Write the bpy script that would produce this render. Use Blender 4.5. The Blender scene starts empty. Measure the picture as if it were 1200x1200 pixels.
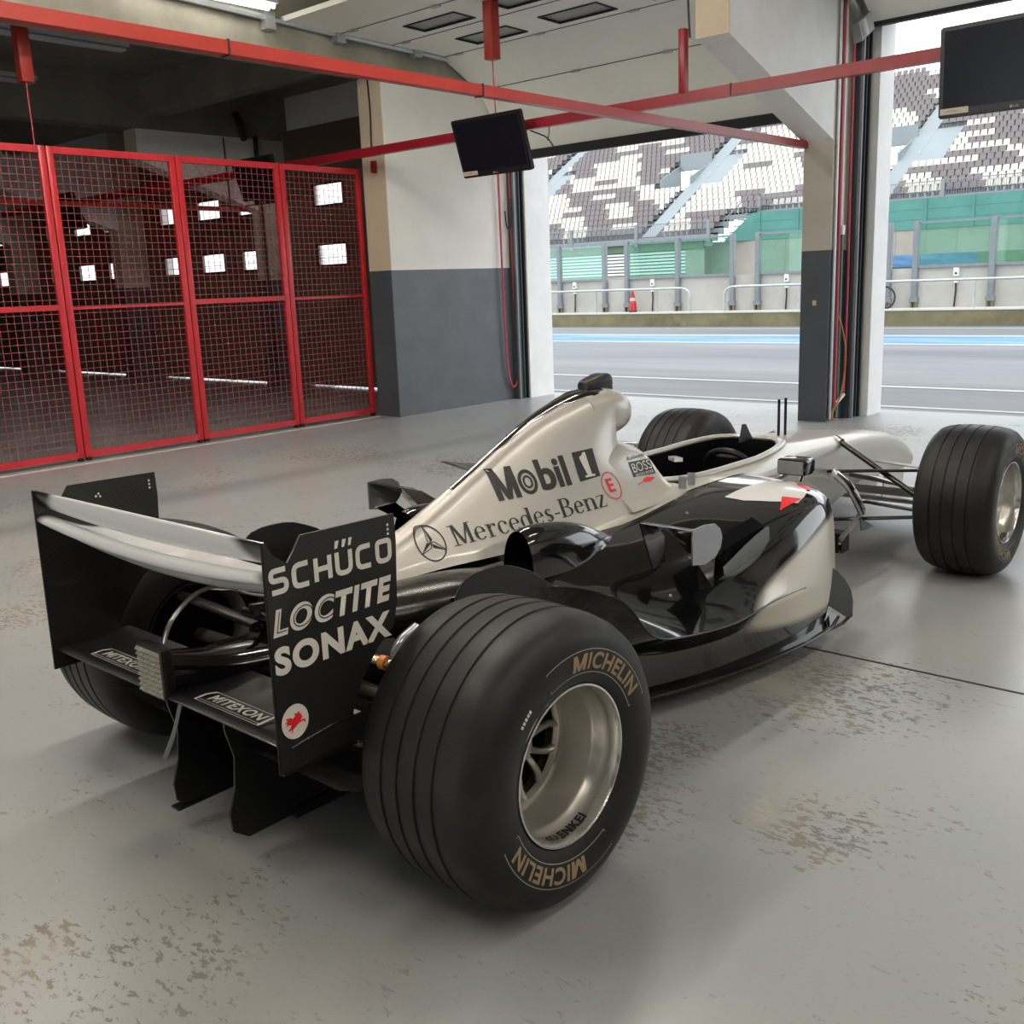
import bpy, bmesh, math, random
from mathutils import Vector, Matrix
from mathutils.bvhtree import BVHTree
random.seed(7)
PI = math.pi
sc = bpy.context.scene
C = sc.collection

# ------------------------------------------------------------------ camera, sky, exposure
CAM_POS = Vector((2.1236, -1.5568, 1.3345))
RT = Vector((0.75149, 0.65866, -0.03785)).normalized()
UP = Vector((-0.11634, 0.18878, 0.97510)).normalized()
FW = Vector((-0.64941, 0.72838, -0.21849)).normalized()
FPX = 1187.8
cam = bpy.data.objects.new('camera', bpy.data.cameras.new('camera'))
C.objects.link(cam)
m3 = Matrix((RT, UP, -FW)).transposed()
cam.matrix_world = Matrix.Translation(CAM_POS) @ m3.to_4x4()
cam.data.sensor_width = 36.0
cam.data.lens = 36.0 * FPX / 1200.0
cam.data.clip_start = 0.02
cam.data.clip_end = 400
sc.camera = cam
world = bpy.data.worlds.new('overcast_sky')
sc.world = world
world.use_nodes = True
bgn = world.node_tree.nodes['Background']
bgn.inputs[0].default_value = (0.93, 0.965, 1.0, 1)
bgn.inputs[1].default_value = 2.6
sc.view_settings.view_transform = 'Standard'
sc.view_settings.look = 'None'
sc.view_settings.exposure = 0.0
sc.view_settings.gamma = 1.0
TUBE_POWER = 92.0

# ------------------------------------------------------------------ materials
def srgb(r, g, b):
    f = lambda c: (c/255)/12.92 if c/255 <= 0.04045 else (((c/255)+0.055)/1.055)**2.4
    return (f(r), f(g), f(b))
def mat(name, col, rough=0.5, metal=0.0, coat=0.0, emit=None, es=0.0, spec=None):
    m = bpy.data.materials.new(name); m.use_nodes = True
    b = m.node_tree.nodes['Principled BSDF']
    b.inputs['Base Color'].default_value = (*col, 1)
    b.inputs['Roughness'].default_value = rough
    b.inputs['Metallic'].default_value = metal
    b.inputs['Coat Weight'].default_value = coat
    b.inputs['Coat Roughness'].default_value = 0.04
    if spec is not None: b.inputs['Specular IOR Level'].default_value = spec
    if emit:
        b.inputs['Emission Color'].default_value = (*emit, 1); b.inputs['Emission Strength'].default_value = es
    return m
class NB:
    def __init__(s, m):
        s.nt = m.node_tree; s.n = s.nt.nodes; s.b = s.n['Principled BSDF']; s._tc = None
    def tc(s):
        if not s._tc: s._tc = s.n.new('ShaderNodeTexCoord')
        return s._tc.outputs['Object']
    def link(s, a, b): s.nt.links.new(a, b)
    def mapping(s, scale=(1, 1, 1), rot=(0, 0, 0)):
        n = s.n.new('ShaderNodeMapping'); n.inputs['Scale'].default_value = scale; n.inputs['Rotation'].default_value = rot
        s.link(s.tc(), n.inputs['Vector']); return n.outputs[0]
    def noise(s, scale, detail=4, rough=0.55, vec=None, dist=0.0):
        n = s.n.new('ShaderNodeTexNoise'); n.inputs['Scale'].default_value = scale; n.inputs['Detail'].default_value = detail
        n.inputs['Roughness'].default_value = rough; n.inputs['Distortion'].default_value = dist
        s.link(vec or s.tc(), n.inputs['Vector']); return n.outputs['Fac']
    def ramp(s, fac, stops, interp='LINEAR'):
        n = s.n.new('ShaderNodeValToRGB'); r = n.color_ramp; r.interpolation = interp
        while len(r.elements) < len(stops): r.elements.new(0.5)
        for e, (p, c) in zip(r.elements, stops):
            e.position = p; e.color = (*c, 1) if len(c) == 3 else c
        s.link(fac, n.inputs['Fac']); return n.outputs['Color']
    def mrange(s, v, a, b, c=0.0, d=1.0, smooth=True):
        n = s.n.new('ShaderNodeMapRange'); n.interpolation_type = 'SMOOTHSTEP' if smooth else 'LINEAR'
        for k, x in enumerate((a, b, c, d)): n.inputs[k+1].default_value = x
        s.link(v, n.inputs[0]); return n.outputs[0]
    def math(s, op, a, b=None, c=None):
        n = s.n.new('ShaderNodeMath'); n.operation = op
        for k, x in enumerate((a, b, c)):
            if x is None: continue
            if isinstance(x, (int, float)): n.inputs[k].default_value = x
            else: s.link(x, n.inputs[k])
        return n.outputs[0]
    def mix(s, fac, a, b):
        n = s.n.new('ShaderNodeMix'); n.data_type = 'RGBA'
        for sock, x in ((n.inputs[0], fac), (n.inputs[6], a), (n.inputs[7], b)):
            if isinstance(x, tuple): sock.default_value = (*x, 1)
            elif isinstance(x, (int, float)): sock.default_value = x
            else: s.link(x, sock)
        return n.outputs[2]
    def xyz(s):
        n = s.n.new('ShaderNodeSeparateXYZ'); s.link(s.tc(), n.inputs[0]); return n.outputs
    def color(s, c): s.link(c, s.b.inputs['Base Color'])
    def rough(s, c): s.link(c, s.b.inputs['Roughness'])
    def bump(s, h, strength=0.2, dist=0.01):
        n = s.n.new('ShaderNodeBump'); n.inputs['Strength'].default_value = strength; n.inputs['Distance'].default_value = dist
        s.link(h, n.inputs['Height']); s.link(n.outputs[0], s.b.inputs['Normal'])

M = {}
# worn painted concrete floor
m = M['floor'] = mat('worn_floor_paint', (0.33, 0.34, 0.33), 0.32); nb = NB(m)
big = nb.noise(0.55, 3, 0.5); mid = nb.noise(1.9, 3, 0.5); fine = nb.noise(30, 4, 0.65, vec=nb.mapping((1.0, 2.0, 1)))
vfine = nb.noise(95, 3, 0.6); pit = nb.noise(19.0, 6, 0.78, dist=0.9, vec=nb.mapping((0.8, 1.5, 1), (0, 0, 0.5)))
base = nb.ramp(big, [(0.3, (0.275, 0.298, 0.308)), (0.52, (0.325, 0.342, 0.342)), (0.72, (0.375, 0.372, 0.348))])
mottle = nb.mrange(mid, 0.35, 0.75)  # random mid-scale mottling of the floor paint's tone
base = nb.mix(nb.math('MULTIPLY', mottle, 0.45), base, (0.37, 0.355, 0.325))
zone = nb.math('MULTIPLY', nb.mrange(nb.noise(0.9, 4, 0.6, dist=0.8), 0.40, 0.72), 0.70)
fx, fy, fz = nb.xyz()
for bx_, by_, br_ in ((0.62, 0.42, 0.32), (0.66, 0.20, 0.22), (0.60, 0.78, 0.2), (0.75, 1.45, 0.5), (1.15, 0.62, 0.25), (0.08, -0.82, 0.13), (0.42, -0.62, 0.08), (-3.1, 0.68, 0.35), (-2.35, 0.2, 0.3), (-3.3, 3.9, 0.7), (-2.2, 0.75, 0.25), (-4.6, 3.8, 0.7), (-1.2, 6.9, 0.6), (-4.4, 6.6, 0.5), (0.6, 5.6, 0.5)):
    dx_ = nb.math('SUBTRACT', fx, bx_); dy_ = nb.math('SUBTRACT', fy, by_)
    dd = nb.math('SQRT', nb.math('ADD', nb.math('MULTIPLY', dx_, dx_), nb.math('MULTIPLY', dy_, dy_)))
    zone = nb.math('MAXIMUM', zone, nb.mrange(nb.math('ADD', dd, nb.math('MULTIPLY', nb.math('SUBTRACT', mid, 0.5), br_)), br_*0.35, br_*1.25, 0.84, 0.0))
nz = nb.math('ADD', nb.math('MULTIPLY', pit, 0.55), nb.math('MULTIPLY', fine, 0.45))
fl = nb.mrange(nb.math('SUBTRACT', nz, nb.math('SUBTRACT', 0.615, nb.math('MULTIPLY', zone, 0.135))), 0.0, 0.014)
peel = nb.math('MULTIPLY', nb.math('MINIMUM', nb.math('ADD', zone, 0.45), 1.0), fl)
peelcol = nb.ramp(nb.noise(2.3, 2, 0.5), [(0.36, (0.10, 0.095, 0.085)), (0.5, (0.19, 0.135, 0.085)), (0.60, (0.26, 0.20, 0.13)), (0.68, (0.50, 0.44, 0.30))])
c1 = nb.mix(nb.math('MULTIPLY', peel, 0.70), base, peelcol)
scr = nb.mrange(nb.noise(14, 3, 0.7, vec=nb.mapping((0.35, 2.6, 1), (0, 0, 0.6))), 0.665, 0.70)
c1 = nb.mix(nb.math('MULTIPLY', scr, 0.35), c1, (0.10, 0.10, 0.10))
c1 = nb.mix(nb.math('MULTIPLY', nb.mrange(vfine, 0.64, 0.70), 0.45), c1, (0.2, 0.19, 0.17))
nb.color(c1)
nb.rough(nb.math('ADD', nb.mrange(mid, 0.3, 0.7, 0.29, 0.37), nb.math('MULTIPLY', peel, 0.3)))
nb.bump(nb.math('SUBTRACT', nb.math('MULTIPLY', vfine, 0.08), peel), 0.12, 0.006)

def noisy(name, col, amt=0.12, scale=4, rough=0.8, bump=0.1, stain=None, metal=0):
    m = mat(name, col, rough, metal); nb = NB(m); n = nb.noise(scale, 6, 0.6)
    lo = tuple(c*(1-amt) for c in col); hi = tuple(min(1, c*(1+amt)) for c in col)
    c = nb.ramp(n, [(0.3, lo), (0.7, hi)])
    if stain: c = nb.mix(nb.math('MULTIPLY', nb.mrange(nb.noise(scale*0.6, 5, 0.7, dist=1), 0.52, 0.7), 0.7), c, stain)
    nb.color(c)
    if bump: nb.bump(nb.noise(scale*12, 4, 0.6), bump, 0.004)
    return m
M['concrete'] = noisy('raw_concrete', (0.27, 0.255, 0.205), 0.25, 2.5, 0.85, 0.2)
M['soffit'] = noisy('concrete_soffit', (0.25, 0.225, 0.185), 0.2, 2.0, 0.9, 0.15)
M['soffit_dark'] = noisy('sooty_concrete_soffit', (0.22, 0.205, 0.18), 0.2, 2.0, 0.9, 0.15)  # soffit concrete darkened, the unlit bays' shade put into its colour
M['pale_conc'] = noisy('pale_concrete', (0.60, 0.59, 0.55), 0.1, 3.0, 0.85, 0.1)
def two_tone(name, top, low, h=1.53):
    m = mat(name, top, 0.6); nb = NB(m); z = nb.xyz()[2]
    n = nb.noise(3, 5, 0.6)
    t = nb.ramp(n, [(0.3, tuple(c*0.94 for c in top)), (0.7, top)])
    l = nb.ramp(n, [(0.3, tuple(c*0.85 for c in low)), (0.7, tuple(c*1.1 for c in low))])
    l = nb.mix(nb.math('MULTIPLY', nb.mrange(nb.noise(11, 5, 0.75, vec=nb.mapping((1, 1, 3))), 0.68, 0.74), 0.5), l, (0.25, 0.26, 0.26))
    f = nb.math('GREATER_THAN', z, h)
    nb.color(nb.mix(f, l, t)); nb.rough(nb.mix(f, (0.42,)*3, (0.75,)*3)); nb.bump(nb.noise(40, 3), 0.05, 0.003)
    return m
M['wall2'] = two_tone('two_tone_wall_paint', (0.84, 0.825, 0.775), (0.105, 0.118, 0.132))
M['wall2_beige'] = two_tone('two_tone_beige_paint', (0.60, 0.50, 0.37), (0.07, 0.08, 0.09))
M['pillar2'] = two_tone('two_tone_pillar_paint', (0.56, 0.53, 0.455), (0.065, 0.074, 0.088))
M['white_paint'] = noisy('white_wall_paint', (0.86, 0.86, 0.85), 0.06, 3, 0.7, 0.03)
M['beige_paint'] = noisy('beige_paint', (0.62, 0.52, 0.38), 0.06, 3, 0.7, 0.03)
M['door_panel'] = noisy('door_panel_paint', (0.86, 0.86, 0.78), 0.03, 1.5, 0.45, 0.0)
M['door_dim'] = noisy('door_panel_brown', (0.15, 0.105, 0.085), 0.05, 2, 0.5, 0.0)  # panel colour darkened to carry the shadow on the shut doors
M['seal'] = mat('black_rubber_seal', (0.012, 0.013, 0.015), 0.6)
M['track'] = mat('dark_steel_track', (0.075, 0.09, 0.10), 0.4, 0.4)
M['galv'] = noisy('galvanised_steel', (0.50, 0.52, 0.53), 0.12, 9, 0.4, 0.0, metal=0.75)
M['galv_grey'] = noisy('weathered_galvanised_steel', (0.24, 0.26, 0.28), 0.1, 6, 0.5, 0.0, metal=0.3)
M['red'] = noisy('red_gloss_paint', (0.46, 0.020, 0.026), 0.1, 6, 0.32, 0.0)
M['red_dark'] = noisy('red_rail_paint', (0.34, 0.028, 0.018), 0.1, 6, 0.35, 0.0)
M['crimson'] = noisy('crimson_rail_paint', (0.27, 0.010, 0.018), 0.1, 6, 0.35, 0.0)
M['wire_red'] = mat('red_wire', (0.30, 0.055, 0.05), 0.5)
M['hose_red'] = mat('red_hose', (0.50, 0.06, 0.09), 0.45)
M['cable'] = mat('black_cable', (0.012, 0.012, 0.013), 0.5)
M['cable_green'] = mat('green_cable', (0.10, 0.22, 0.17), 0.5)
M['cable_orange'] = mat('orange_cable', (0.45, 0.17, 0.05), 0.5)
M['white_plastic'] = mat('white_plastic', (0.78, 0.78, 0.76), 0.4)
M['lamp_grey'] = mat('unlit_lamp_grey', (0.42, 0.44, 0.47), 0.4)
M['tube'] = mat('lit_tube', (1, 1, 1), 0.4, emit=(1.0, 0.93, 0.82), es=TUBE_POWER)
M['tube_old'] = mat('dim_old_tube', (1, 1, 1), 0.4, emit=(1.0, 0.95, 0.86), es=9.0)  # output lowered so the beam beside the lamp is not overlit
M['screen'] = mat('dark_screen', (0.006, 0.008, 0.014), 0.2, spec=0.22)
M['bezel'] = mat('black_bezel', (0.010, 0.010, 0.011), 0.35)
M['sticker'] = mat('cream_sticker', (0.55, 0.48, 0.38), 0.6)
M['grey_mark'] = mat('grey_print', (0.30, 0.28, 0.25), 0.6)
# outside
m = M['asphalt'] = mat('pit_lane_asphalt', (0.25, 0.265, 0.29), 0.65); nb = NB(m)
n = nb.noise(0.35, 5, 0.6, vec=nb.mapping((0.25, 1.6, 1)))
c = nb.ramp(n, [(0.3, (0.105, 0.11, 0.122)), (0.52, (0.16, 0.165, 0.18)), (0.72, (0.205, 0.21, 0.225))])
nb.color(c); nb.bump(nb.noise(60, 3), 0.1, 0.004)
M['line'] = noisy('white_road_paint', (0.52, 0.52, 0.51), 0.06, 3, 0.7, 0)
m = M['blue'] = mat('blue_road_paint', (0.13, 0.42, 0.80), 0.6); nb = NB(m)
nb.color(nb.ramp(nb.noise(0.8, 5, 0.7, vec=nb.mapping((0.3, 1.5, 1)), dist=1.0), [(0.38, (0.045, 0.15, 0.29)), (0.52, (0.085, 0.23, 0.41)), (0.64, (0.20, 0.30, 0.38))]))
M['kerb'] = noisy('mossy_concrete', (0.19, 0.17, 0.095), 0.3, 1.2, 0.9, 0.1, stain=(0.30, 0.27, 0.19))
M['pitwall'] = noisy('pit_wall_concrete', (0.45, 0.435, 0.395), 0.14, 1.0, 0.85, 0.1)
M['green_wall'] = noisy('green_boards', (0.075, 0.25, 0.215), 0.12, 0.6, 0.6, 0)
M['green_dark'] = noisy('dark_green_band', (0.11, 0.19, 0.11), 0.1, 0.6, 0.7, 0)
M['stand_conc'] = noisy('stand_concrete', (0.36, 0.34, 0.29), 0.12, 0.4, 0.85, 0)
M['stand_grey'] = noisy('stand_steel_grey', (0.25, 0.29, 0.305), 0.06, 0.3, 0.6, 0)
M['seat_white'] = mat('white_seat_plastic', (0.60, 0.575, 0.51), 0.5)
M['seat_dark'] = mat('dark_seat_plastic', (0.19, 0.165, 0.165), 0.5)
def glass(name, tint, mixf=0.12, rough=0.0):
    m = bpy.data.materials.new(name); m.use_nodes = True; nt = m.node_tree; nt.nodes.clear()
    o = nt.nodes.new('ShaderNodeOutputMaterial'); t = nt.nodes.new('ShaderNodeBsdfTransparent'); g = nt.nodes.new('ShaderNodeBsdfGlossy')
    d = nt.nodes.new('ShaderNodeBsdfDiffuse'); mx2 = nt.nodes.new('ShaderNodeMixShader'); mx = nt.nodes.new('ShaderNodeMixShader')
    t.inputs[0].default_value = (*tint, 1); g.inputs['Roughness'].default_value = rough; d.inputs[0].default_value = (*tint, 1)
    mx2.inputs[0].default_value = 0.05; mx.inputs[0].default_value = mixf
    nt.links.new(t.outputs[0], mx2.inputs[1]); nt.links.new(d.outputs[0], mx2.inputs[2])
    nt.links.new(mx2.outputs[0], mx.inputs[1]); nt.links.new(g.outputs[0], mx.inputs[2]); nt.links.new(mx.outputs[0], o.inputs[0])
    return m
M['glass_green'] = glass('green_tinted_glass', (0.70, 0.93, 0.85), 0.08)
M['pane'] = glass('clear_pane', (0.93, 0.93, 0.93), 0.10)
M['pane_dark'] = mat('smoked_pane', (0.27, 0.28, 0.275), 0.3)
# car
def silver_mat(name, col, rough=0.30):
    m = mat(name, col, rough, 0.45, 0.35); return m
M['silver'] = silver_mat('silver_paint', (0.56, 0.535, 0.49), 0.36)
M['black'] = mat('black_gloss_paint', (0.006, 0.006, 0.007), 0.12, 0.0, 1.0)
M['black_satin'] = mat('black_satin', (0.008, 0.008, 0.009), 0.42)
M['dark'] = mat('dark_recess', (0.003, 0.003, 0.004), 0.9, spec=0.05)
m = M['carbon'] = mat('carbon_weave', (0.012, 0.012, 0.012), 0.35, 0.0, 0.25); nb = NB(m)
ck = nb.n.new('ShaderNodeTexChecker'); ck.inputs['Scale'].default_value = 220; ck.inputs[1].default_value = (0.008, 0.008, 0.008, 1); ck.inputs[2].default_value = (0.02, 0.019, 0.018, 1)
nb.link(nb.mapping((1, 1, 1), (0.785, 0, 0.785)), ck.inputs[0]); nb.color(ck.outputs[0])
m = M['tyre'] = mat('grooved_tyre_rubber', (0.016, 0.016, 0.016), 0.5, spec=0.28); nb = NB(m)
nb.color(nb.ramp(nb.noise(7, 5, 0.65), [(0.35, (0.011, 0.011, 0.0115)), (0.6, (0.017, 0.0165, 0.016)), (0.75, (0.030, 0.026, 0.022))]))
nb.rough(nb.mrange(nb.noise(5, 4, 0.6), 0.35, 0.7, 0.40, 0.62)); nb.bump(nb.noise(120, 3), 0.05, 0.001)
M['gold'] = mat('worn_gold_print', (0.30, 0.21, 0.115), 0.55)
M['rim'] = mat('cast_rim_metal', (0.52, 0.50, 0.46), 0.30, 0.85)
M['rim_lip'] = mat('polished_rim_lip', (0.70, 0.69, 0.67), 0.22, 0.9)
M['steel'] = mat('bare_steel', (0.42, 0.40, 0.36), 0.28, 0.9)
M['dark_metal'] = mat('dark_metal', (0.045, 0.043, 0.040), 0.25, 0.8)
M['chrome'] = mat('mirror_chrome', (0.75, 0.76, 0.77), 0.08, 1.0)
M['bronze'] = mat('heat_tinted_metal', (0.42, 0.31, 0.17), 0.25, 0.9)  # dark arm metal with the warm light painted into its colour
M['orange'] = mat('orange_end', (0.70, 0.22, 0.02), 0.4)
M['ink'] = mat('black_print', (0.016, 0.016, 0.018), 0.4)
M['white_ink'] = mat('white_print', (0.74, 0.70, 0.63), 0.5)
M['red_ink'] = mat('red_print', (0.80, 0.02, 0.02), 0.4)
M['white_body'] = mat('white_body_paint', (0.80, 0.80, 0.80), 0.2, 0.0, 0.8)
M['lens'] = mat('faceted_lamp_lens', (0.50, 0.47, 0.40), 0.12, 0.5, 0.5)
M['mirror'] = mat('mirror_face', (0.30, 0.31, 0.31), 0.35, 0.2)
M['duct_grey'] = mat('grey_duct_lip', (0.22, 0.23, 0.24), 0.2, 0.4, 0.6)
# rear flap: silver sprayed to black at both ends
m = M['flap'] = mat('flap_paint', (0.78, 0.77, 0.75), 0.3, 0.05, 0.5); nb = NB(m); X, Y_, Z_ = nb.xyz()
q = nb.math('SUBTRACT', nb.math('ABSOLUTE', X), nb.math('MULTIPLY', nb.math('SUBTRACT', 0.866, Z_), 1.1))
nb.color(nb.mix(nb.mrange(q, 0.365, 0.425), (0.80, 0.80, 0.80), (0.010, 0.010, 0.012)))
# sidepod: black with a sprayed silver patch low at the front corner
m = M['pod'] = mat('sidepod_paint', (0.006, 0.006, 0.007), 0.10, 0.0, 1.0); nb = NB(m); X, Y_, Z_ = nb.xyz()
u = nb.math('DIVIDE', nb.math('SUBTRACT', Y_, 1.86 - 1.5), 0.66)
v = nb.math('DIVIDE', nb.math('SUBTRACT', nb.math('SUBTRACT', Z_, 0.315), nb.math('MULTIPLY', nb.math('SUBTRACT', Y_, 0.36), 0.10)), nb.math('ADD', 0.175, nb.math('MULTIPLY', nb.math('SUBTRACT', Y_, 0.36), 0.10)))
d = nb.math('SQRT', nb.math('ADD', nb.math('MULTIPLY', u, u), nb.math('MULTIPLY', v, v)))
side = nb.mrange(nb.math('ABSOLUTE', X), 0.53, 0.57)
f = nb.math('MULTIPLY', nb.mrange(d, 0.82, 1.04, 1.0, 0.0), side)
nb.color(nb.mix(f, (0.006, 0.006, 0.007), (0.70, 0.65, 0.57)))
nb.link(nb.math('MULTIPLY', f, 0.2), nb.b.inputs['Metallic']); nb.rough(nb.mrange(f, 0, 1, 0.10, 0.35)); nb.link(nb.mrange(f, 0, 1, 1.0, 0.5), nb.b.inputs['Coat Weight'])

# ------------------------------------------------------------------ helpers
ORG = {}
def new_bm(): return bmesh.new()
def finish(name, bm, m, parent=None, origin=None, smooth=40, kind=None, raw=False):
    """link bm (built in scene coordinates) as one mesh object; children sit in their thing's frame"""
    if parent is not None: o0 = ORG[parent.name]
    else: o0 = Vector(origin) if origin is not None else Vector((0, 0, 0))
    me = bpy.data.meshes.new(name)
    bmesh.ops.translate(bm, verts=bm.verts, vec=-o0)
    bm.normal_update(); bm.to_mesh(me); bm.free()
    for mm in (m if isinstance(m, (list, tuple)) else [m]): me.materials.append(mm)
    if smooth:
        me.shade_smooth(); me.set_sharp_from_angle(angle=math.radians(smooth))
    o = bpy.data.objects.new(name, me); C.objects.link(o)
    if parent is not None: o.parent = parent
    else: o.location = o0
    ORG[o.name] = o0
    if kind: o['kind'] = kind
    return o
def root(name, label, cat, loc=(0, 0, 0), group=None):
    o = bpy.data.objects.new(name, None); C.objects.link(o); o.location = loc; o.empty_display_size = 0.1
    o['label'] = label; o['category'] = cat
    if group: o['group'] = group
    ORG[o.name] = Vector(loc); return o
def sub_empty(name, parent):
    o = bpy.data.objects.new(name, None); C.objects.link(o); o.parent = parent; ORG[o.name] = ORG[parent.name]; return o
def tag(o, label, cat, group=None):
    o['label'] = label; o['category'] = cat
    if group: o['group'] = group
    return o
def box(bm, a, b, mi=0, bevel=0.0):
    x0, y0, z0 = [min(p, q) for p, q in zip(a, b)]; x1, y1, z1 = [max(p, q) for p, q in zip(a, b)]
    v = [bm.verts.new(p) for p in ((x0,y0,z0),(x1,y0,z0),(x1,y1,z0),(x0,y1,z0),(x0,y0,z1),(x1,y0,z1),(x1,y1,z1),(x0,y1,z1))]
    fs = [bm.faces.new([v[i] for i in f]) for f in ((3,2,1,0),(4,5,6,7),(0,1,5,4),(1,2,6,5),(2,3,7,6),(3,0,4,7))]
    for f in fs: f.material_index = mi
    if bevel:
        es = list({e for f in fs for e in f.edges})
        r = bmesh.ops.bevel(bm, geom=es, offset=bevel, segments=2, profile=0.5, affect='EDGES')
        for f in r['faces']: f.material_index = mi
    return v
def obox(bm, c, ax, ay, az, mi=0):
    c = Vector(c); ax, ay, az = Vector(ax), Vector(ay), Vector(az)
    v = [bm.verts.new(c + sx*ax + sy*ay + sz*az) for sz in (-1, 1) for sx, sy in ((-1,-1),(1,-1),(1,1),(-1,1))]
    for f in ((3,2,1,0),(4,5,6,7),(0,1,5,4),(1,2,6,5),(2,3,7,6),(3,0,4,7)):
        bm.faces.new([v[i] for i in f]).material_index = mi
def spline(pts, n=8):
    pts = [Vector(p) for p in pts]; out = []
    for i in range(len(pts)-1):
        p0 = pts[max(i-1, 0)]; p1 = pts[i]; p2 = pts[i+1]; p3 = pts[min(i+2, len(pts)-1)]
        for k in range(n):
            t = k/n
            out.append(0.5*((2*p1)+(p2-p0)*t+(2*p0-5*p1+4*p2-p3)*t*t+(3*p1-p0-3*p2+p3)*t**3))
    out.append(pts[-1]); return out
def tube(bm, pts, r, seg=8, mi=0, flat=None, caps=True):
    """sweep a circle (or flattened ellipse flat=(a,b,updir)) along pts; r number or list"""
    pts = [Vector(p) for p in pts]; n = len(pts); rings = []
    rr = r if isinstance(r, (list, tuple)) else [r]*n
    up = Vector((0, 0, 1)); prev = None
    for i, p in enumerate(pts):
        t = (pts[min(i+1, n-1)]-pts[max(i-1, 0)])
        if t.length < 1e-9: t = Vector((0, 0, 1))
        t.normalize()
        if prev is None:
            a = t.cross(up)
            if a.length < 0.05: a = t.cross(Vector((1, 0, 0)))
            a.normalize()
        else:
            a = prev - t*prev.dot(t); a.normalize()
        prev = a; b = t.cross(a)
        if flat:
            b0 = Vector(flat[2]); bb = b0 - t*b0.dot(t)
            if bb.length > 1e-4: b = bb.normalized(); a = b.cross(t)
        ra, rb = (rr[i]*flat[0], rr[i]*flat[1]) if flat else (rr[i], rr[i])
        rings.append([bm.verts.new(p + a*math.cos(2*PI*k/seg)*ra + b*math.sin(2*PI*k/seg)*rb) for k in range(seg)])
    for i in range(n-1):
        for k in range(seg):
            bm.faces.new((rings[i][k], rings[i][(k+1) % seg], rings[i+1][(k+1) % seg], rings[i+1][k])).material_index = mi
    if caps:
        bm.faces.new(rings[0][::-1]).material_index = mi; bm.faces.new(rings[-1]).material_index = mi
def bar(bm, a, b, w, h=None, mi=0, up=(0, 0, 1)):
    a, b = Vector(a), Vector(b); t = (b-a); L = t.length; t.normalize(); u = Vector(up); s = t.cross(u)
    if s.length < 0.01: s = t.cross(Vector((1, 0, 0)))
    s.normalize(); u = s.cross(t); h = h or w
    obox(bm, (a+b)/2, t*L/2, s*w/2, u*h/2, mi)
def prism(bm, pts, d, mi=0):
    """polygon pts (3D, planar) extruded by vector d"""
    d = Vector(d); a = [bm.verts.new(Vector(p)) for p in pts]; b = [bm.verts.new(Vector(p)+d) for p in pts]; n = len(pts)
    fs = [bm.faces.new(a[::-1]), bm.faces.new(b)]
    for i in range(n): fs.append(bm.faces.new((a[i], a[(i+1) % n], b[(i+1) % n], b[i])))
    for f in fs: f.material_index = mi
    bmesh.ops.recalc_face_normals(bm, faces=fs)
def lathe(bm, prof, cx, cz, s=1, x0=0.0, seg=96, mi=0, y0=0.0):
    """prof: (x offset, radius) about an axle along X through (y0, cz); s=+1/-1 flips the outer side"""
    rings = [[bm.verts.new((x0 + s*dx, y0 + r*math.cos(2*PI*k/seg), cz + r*math.sin(2*PI*k/seg))) for k in range(seg)] for dx, r in prof]
    fs = []
    for i in range(len(prof)-1):
        for k in range(seg):
            f = bm.faces.new((rings[i][k], rings[i+1][k], rings[i+1][(k+1) % seg], rings[i][(k+1) % seg])); f.material_index = mi; fs.append(f)
    return fs
def catmull(rows, n):
    """rows: list of equal-length lists of Vectors -> interpolated rows"""
    cols = list(zip(*rows)); cols = [spline(c, n) for c in cols]
    return [list(r) for r in zip(*cols)]
def skin_rows(bm, rows, closed=False, cap0=False, cap1=False, mi=0):
    V = [[bm.verts.new(p) for p in r] for r in rows]; n = len(rows[0]); fs = []
    for i in range(len(V)-1):
        for k in range(n if closed else n-1):
            try: fs.append(bm.faces.new((V[i][k], V[i][(k+1) % n], V[i+1][(k+1) % n], V[i+1][k])))
            except ValueError: pass
    if cap0: fs.append(bm.faces.new(V[0]))
    if cap1: fs.append(bm.faces.new(V[-1][::-1]))
    for f in fs: f.material_index = mi
    return fs
def loft(bm, stations, ny=5, nr=3, mirror=True, cap0=True, cap1=True, sx=1, mi=0):
    """stations: (Y, [(x,z)...]) half rings from top to bottom (mirror) or full closed rings"""
    rows = []
    for Y, ring in stations:
        p = [Vector((sx*x, Y, z)) for x, z in ring]
        p = spline(p, nr) if nr > 1 else p
        if mirror: p = p + [Vector((-q.x, q.y, q.z)) for q in p[::-1] if abs(q.x) > 1e-6]
        rows.append(p)
    rows = catmull(rows, ny) if ny > 1 else rows
    fs = skin_rows(bm, rows, True, cap0, cap1, mi)
    bmesh.ops.recalc_face_normals(bm, faces=fs)
    return fs
def text2d(s, bold=0.0, shear=0.0, space=1.0):
    cu = bpy.data.curves.new('t', 'FONT'); cu.body = s; cu.offset = bold; cu.space_character = space; cu.shear = shear; cu.fill_mode = 'FRONT' if hasattr(cu, 'fill_mode') else cu.fill_mode
    cu.dimensions = '2D'; cu.resolution_u = 6
    o = bpy.data.objects.new('t', cu); C.objects.link(o); bpy.context.view_layer.update()
    me = bpy.data.meshes.new_from_object(o.evaluated_get(bpy.context.evaluated_depsgraph_get()))
    bm = bmesh.new(); bm.from_mesh(me); bpy.data.objects.remove(o); bpy.data.curves.remove(cu); bpy.data.meshes.remove(me)
    return bm
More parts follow.
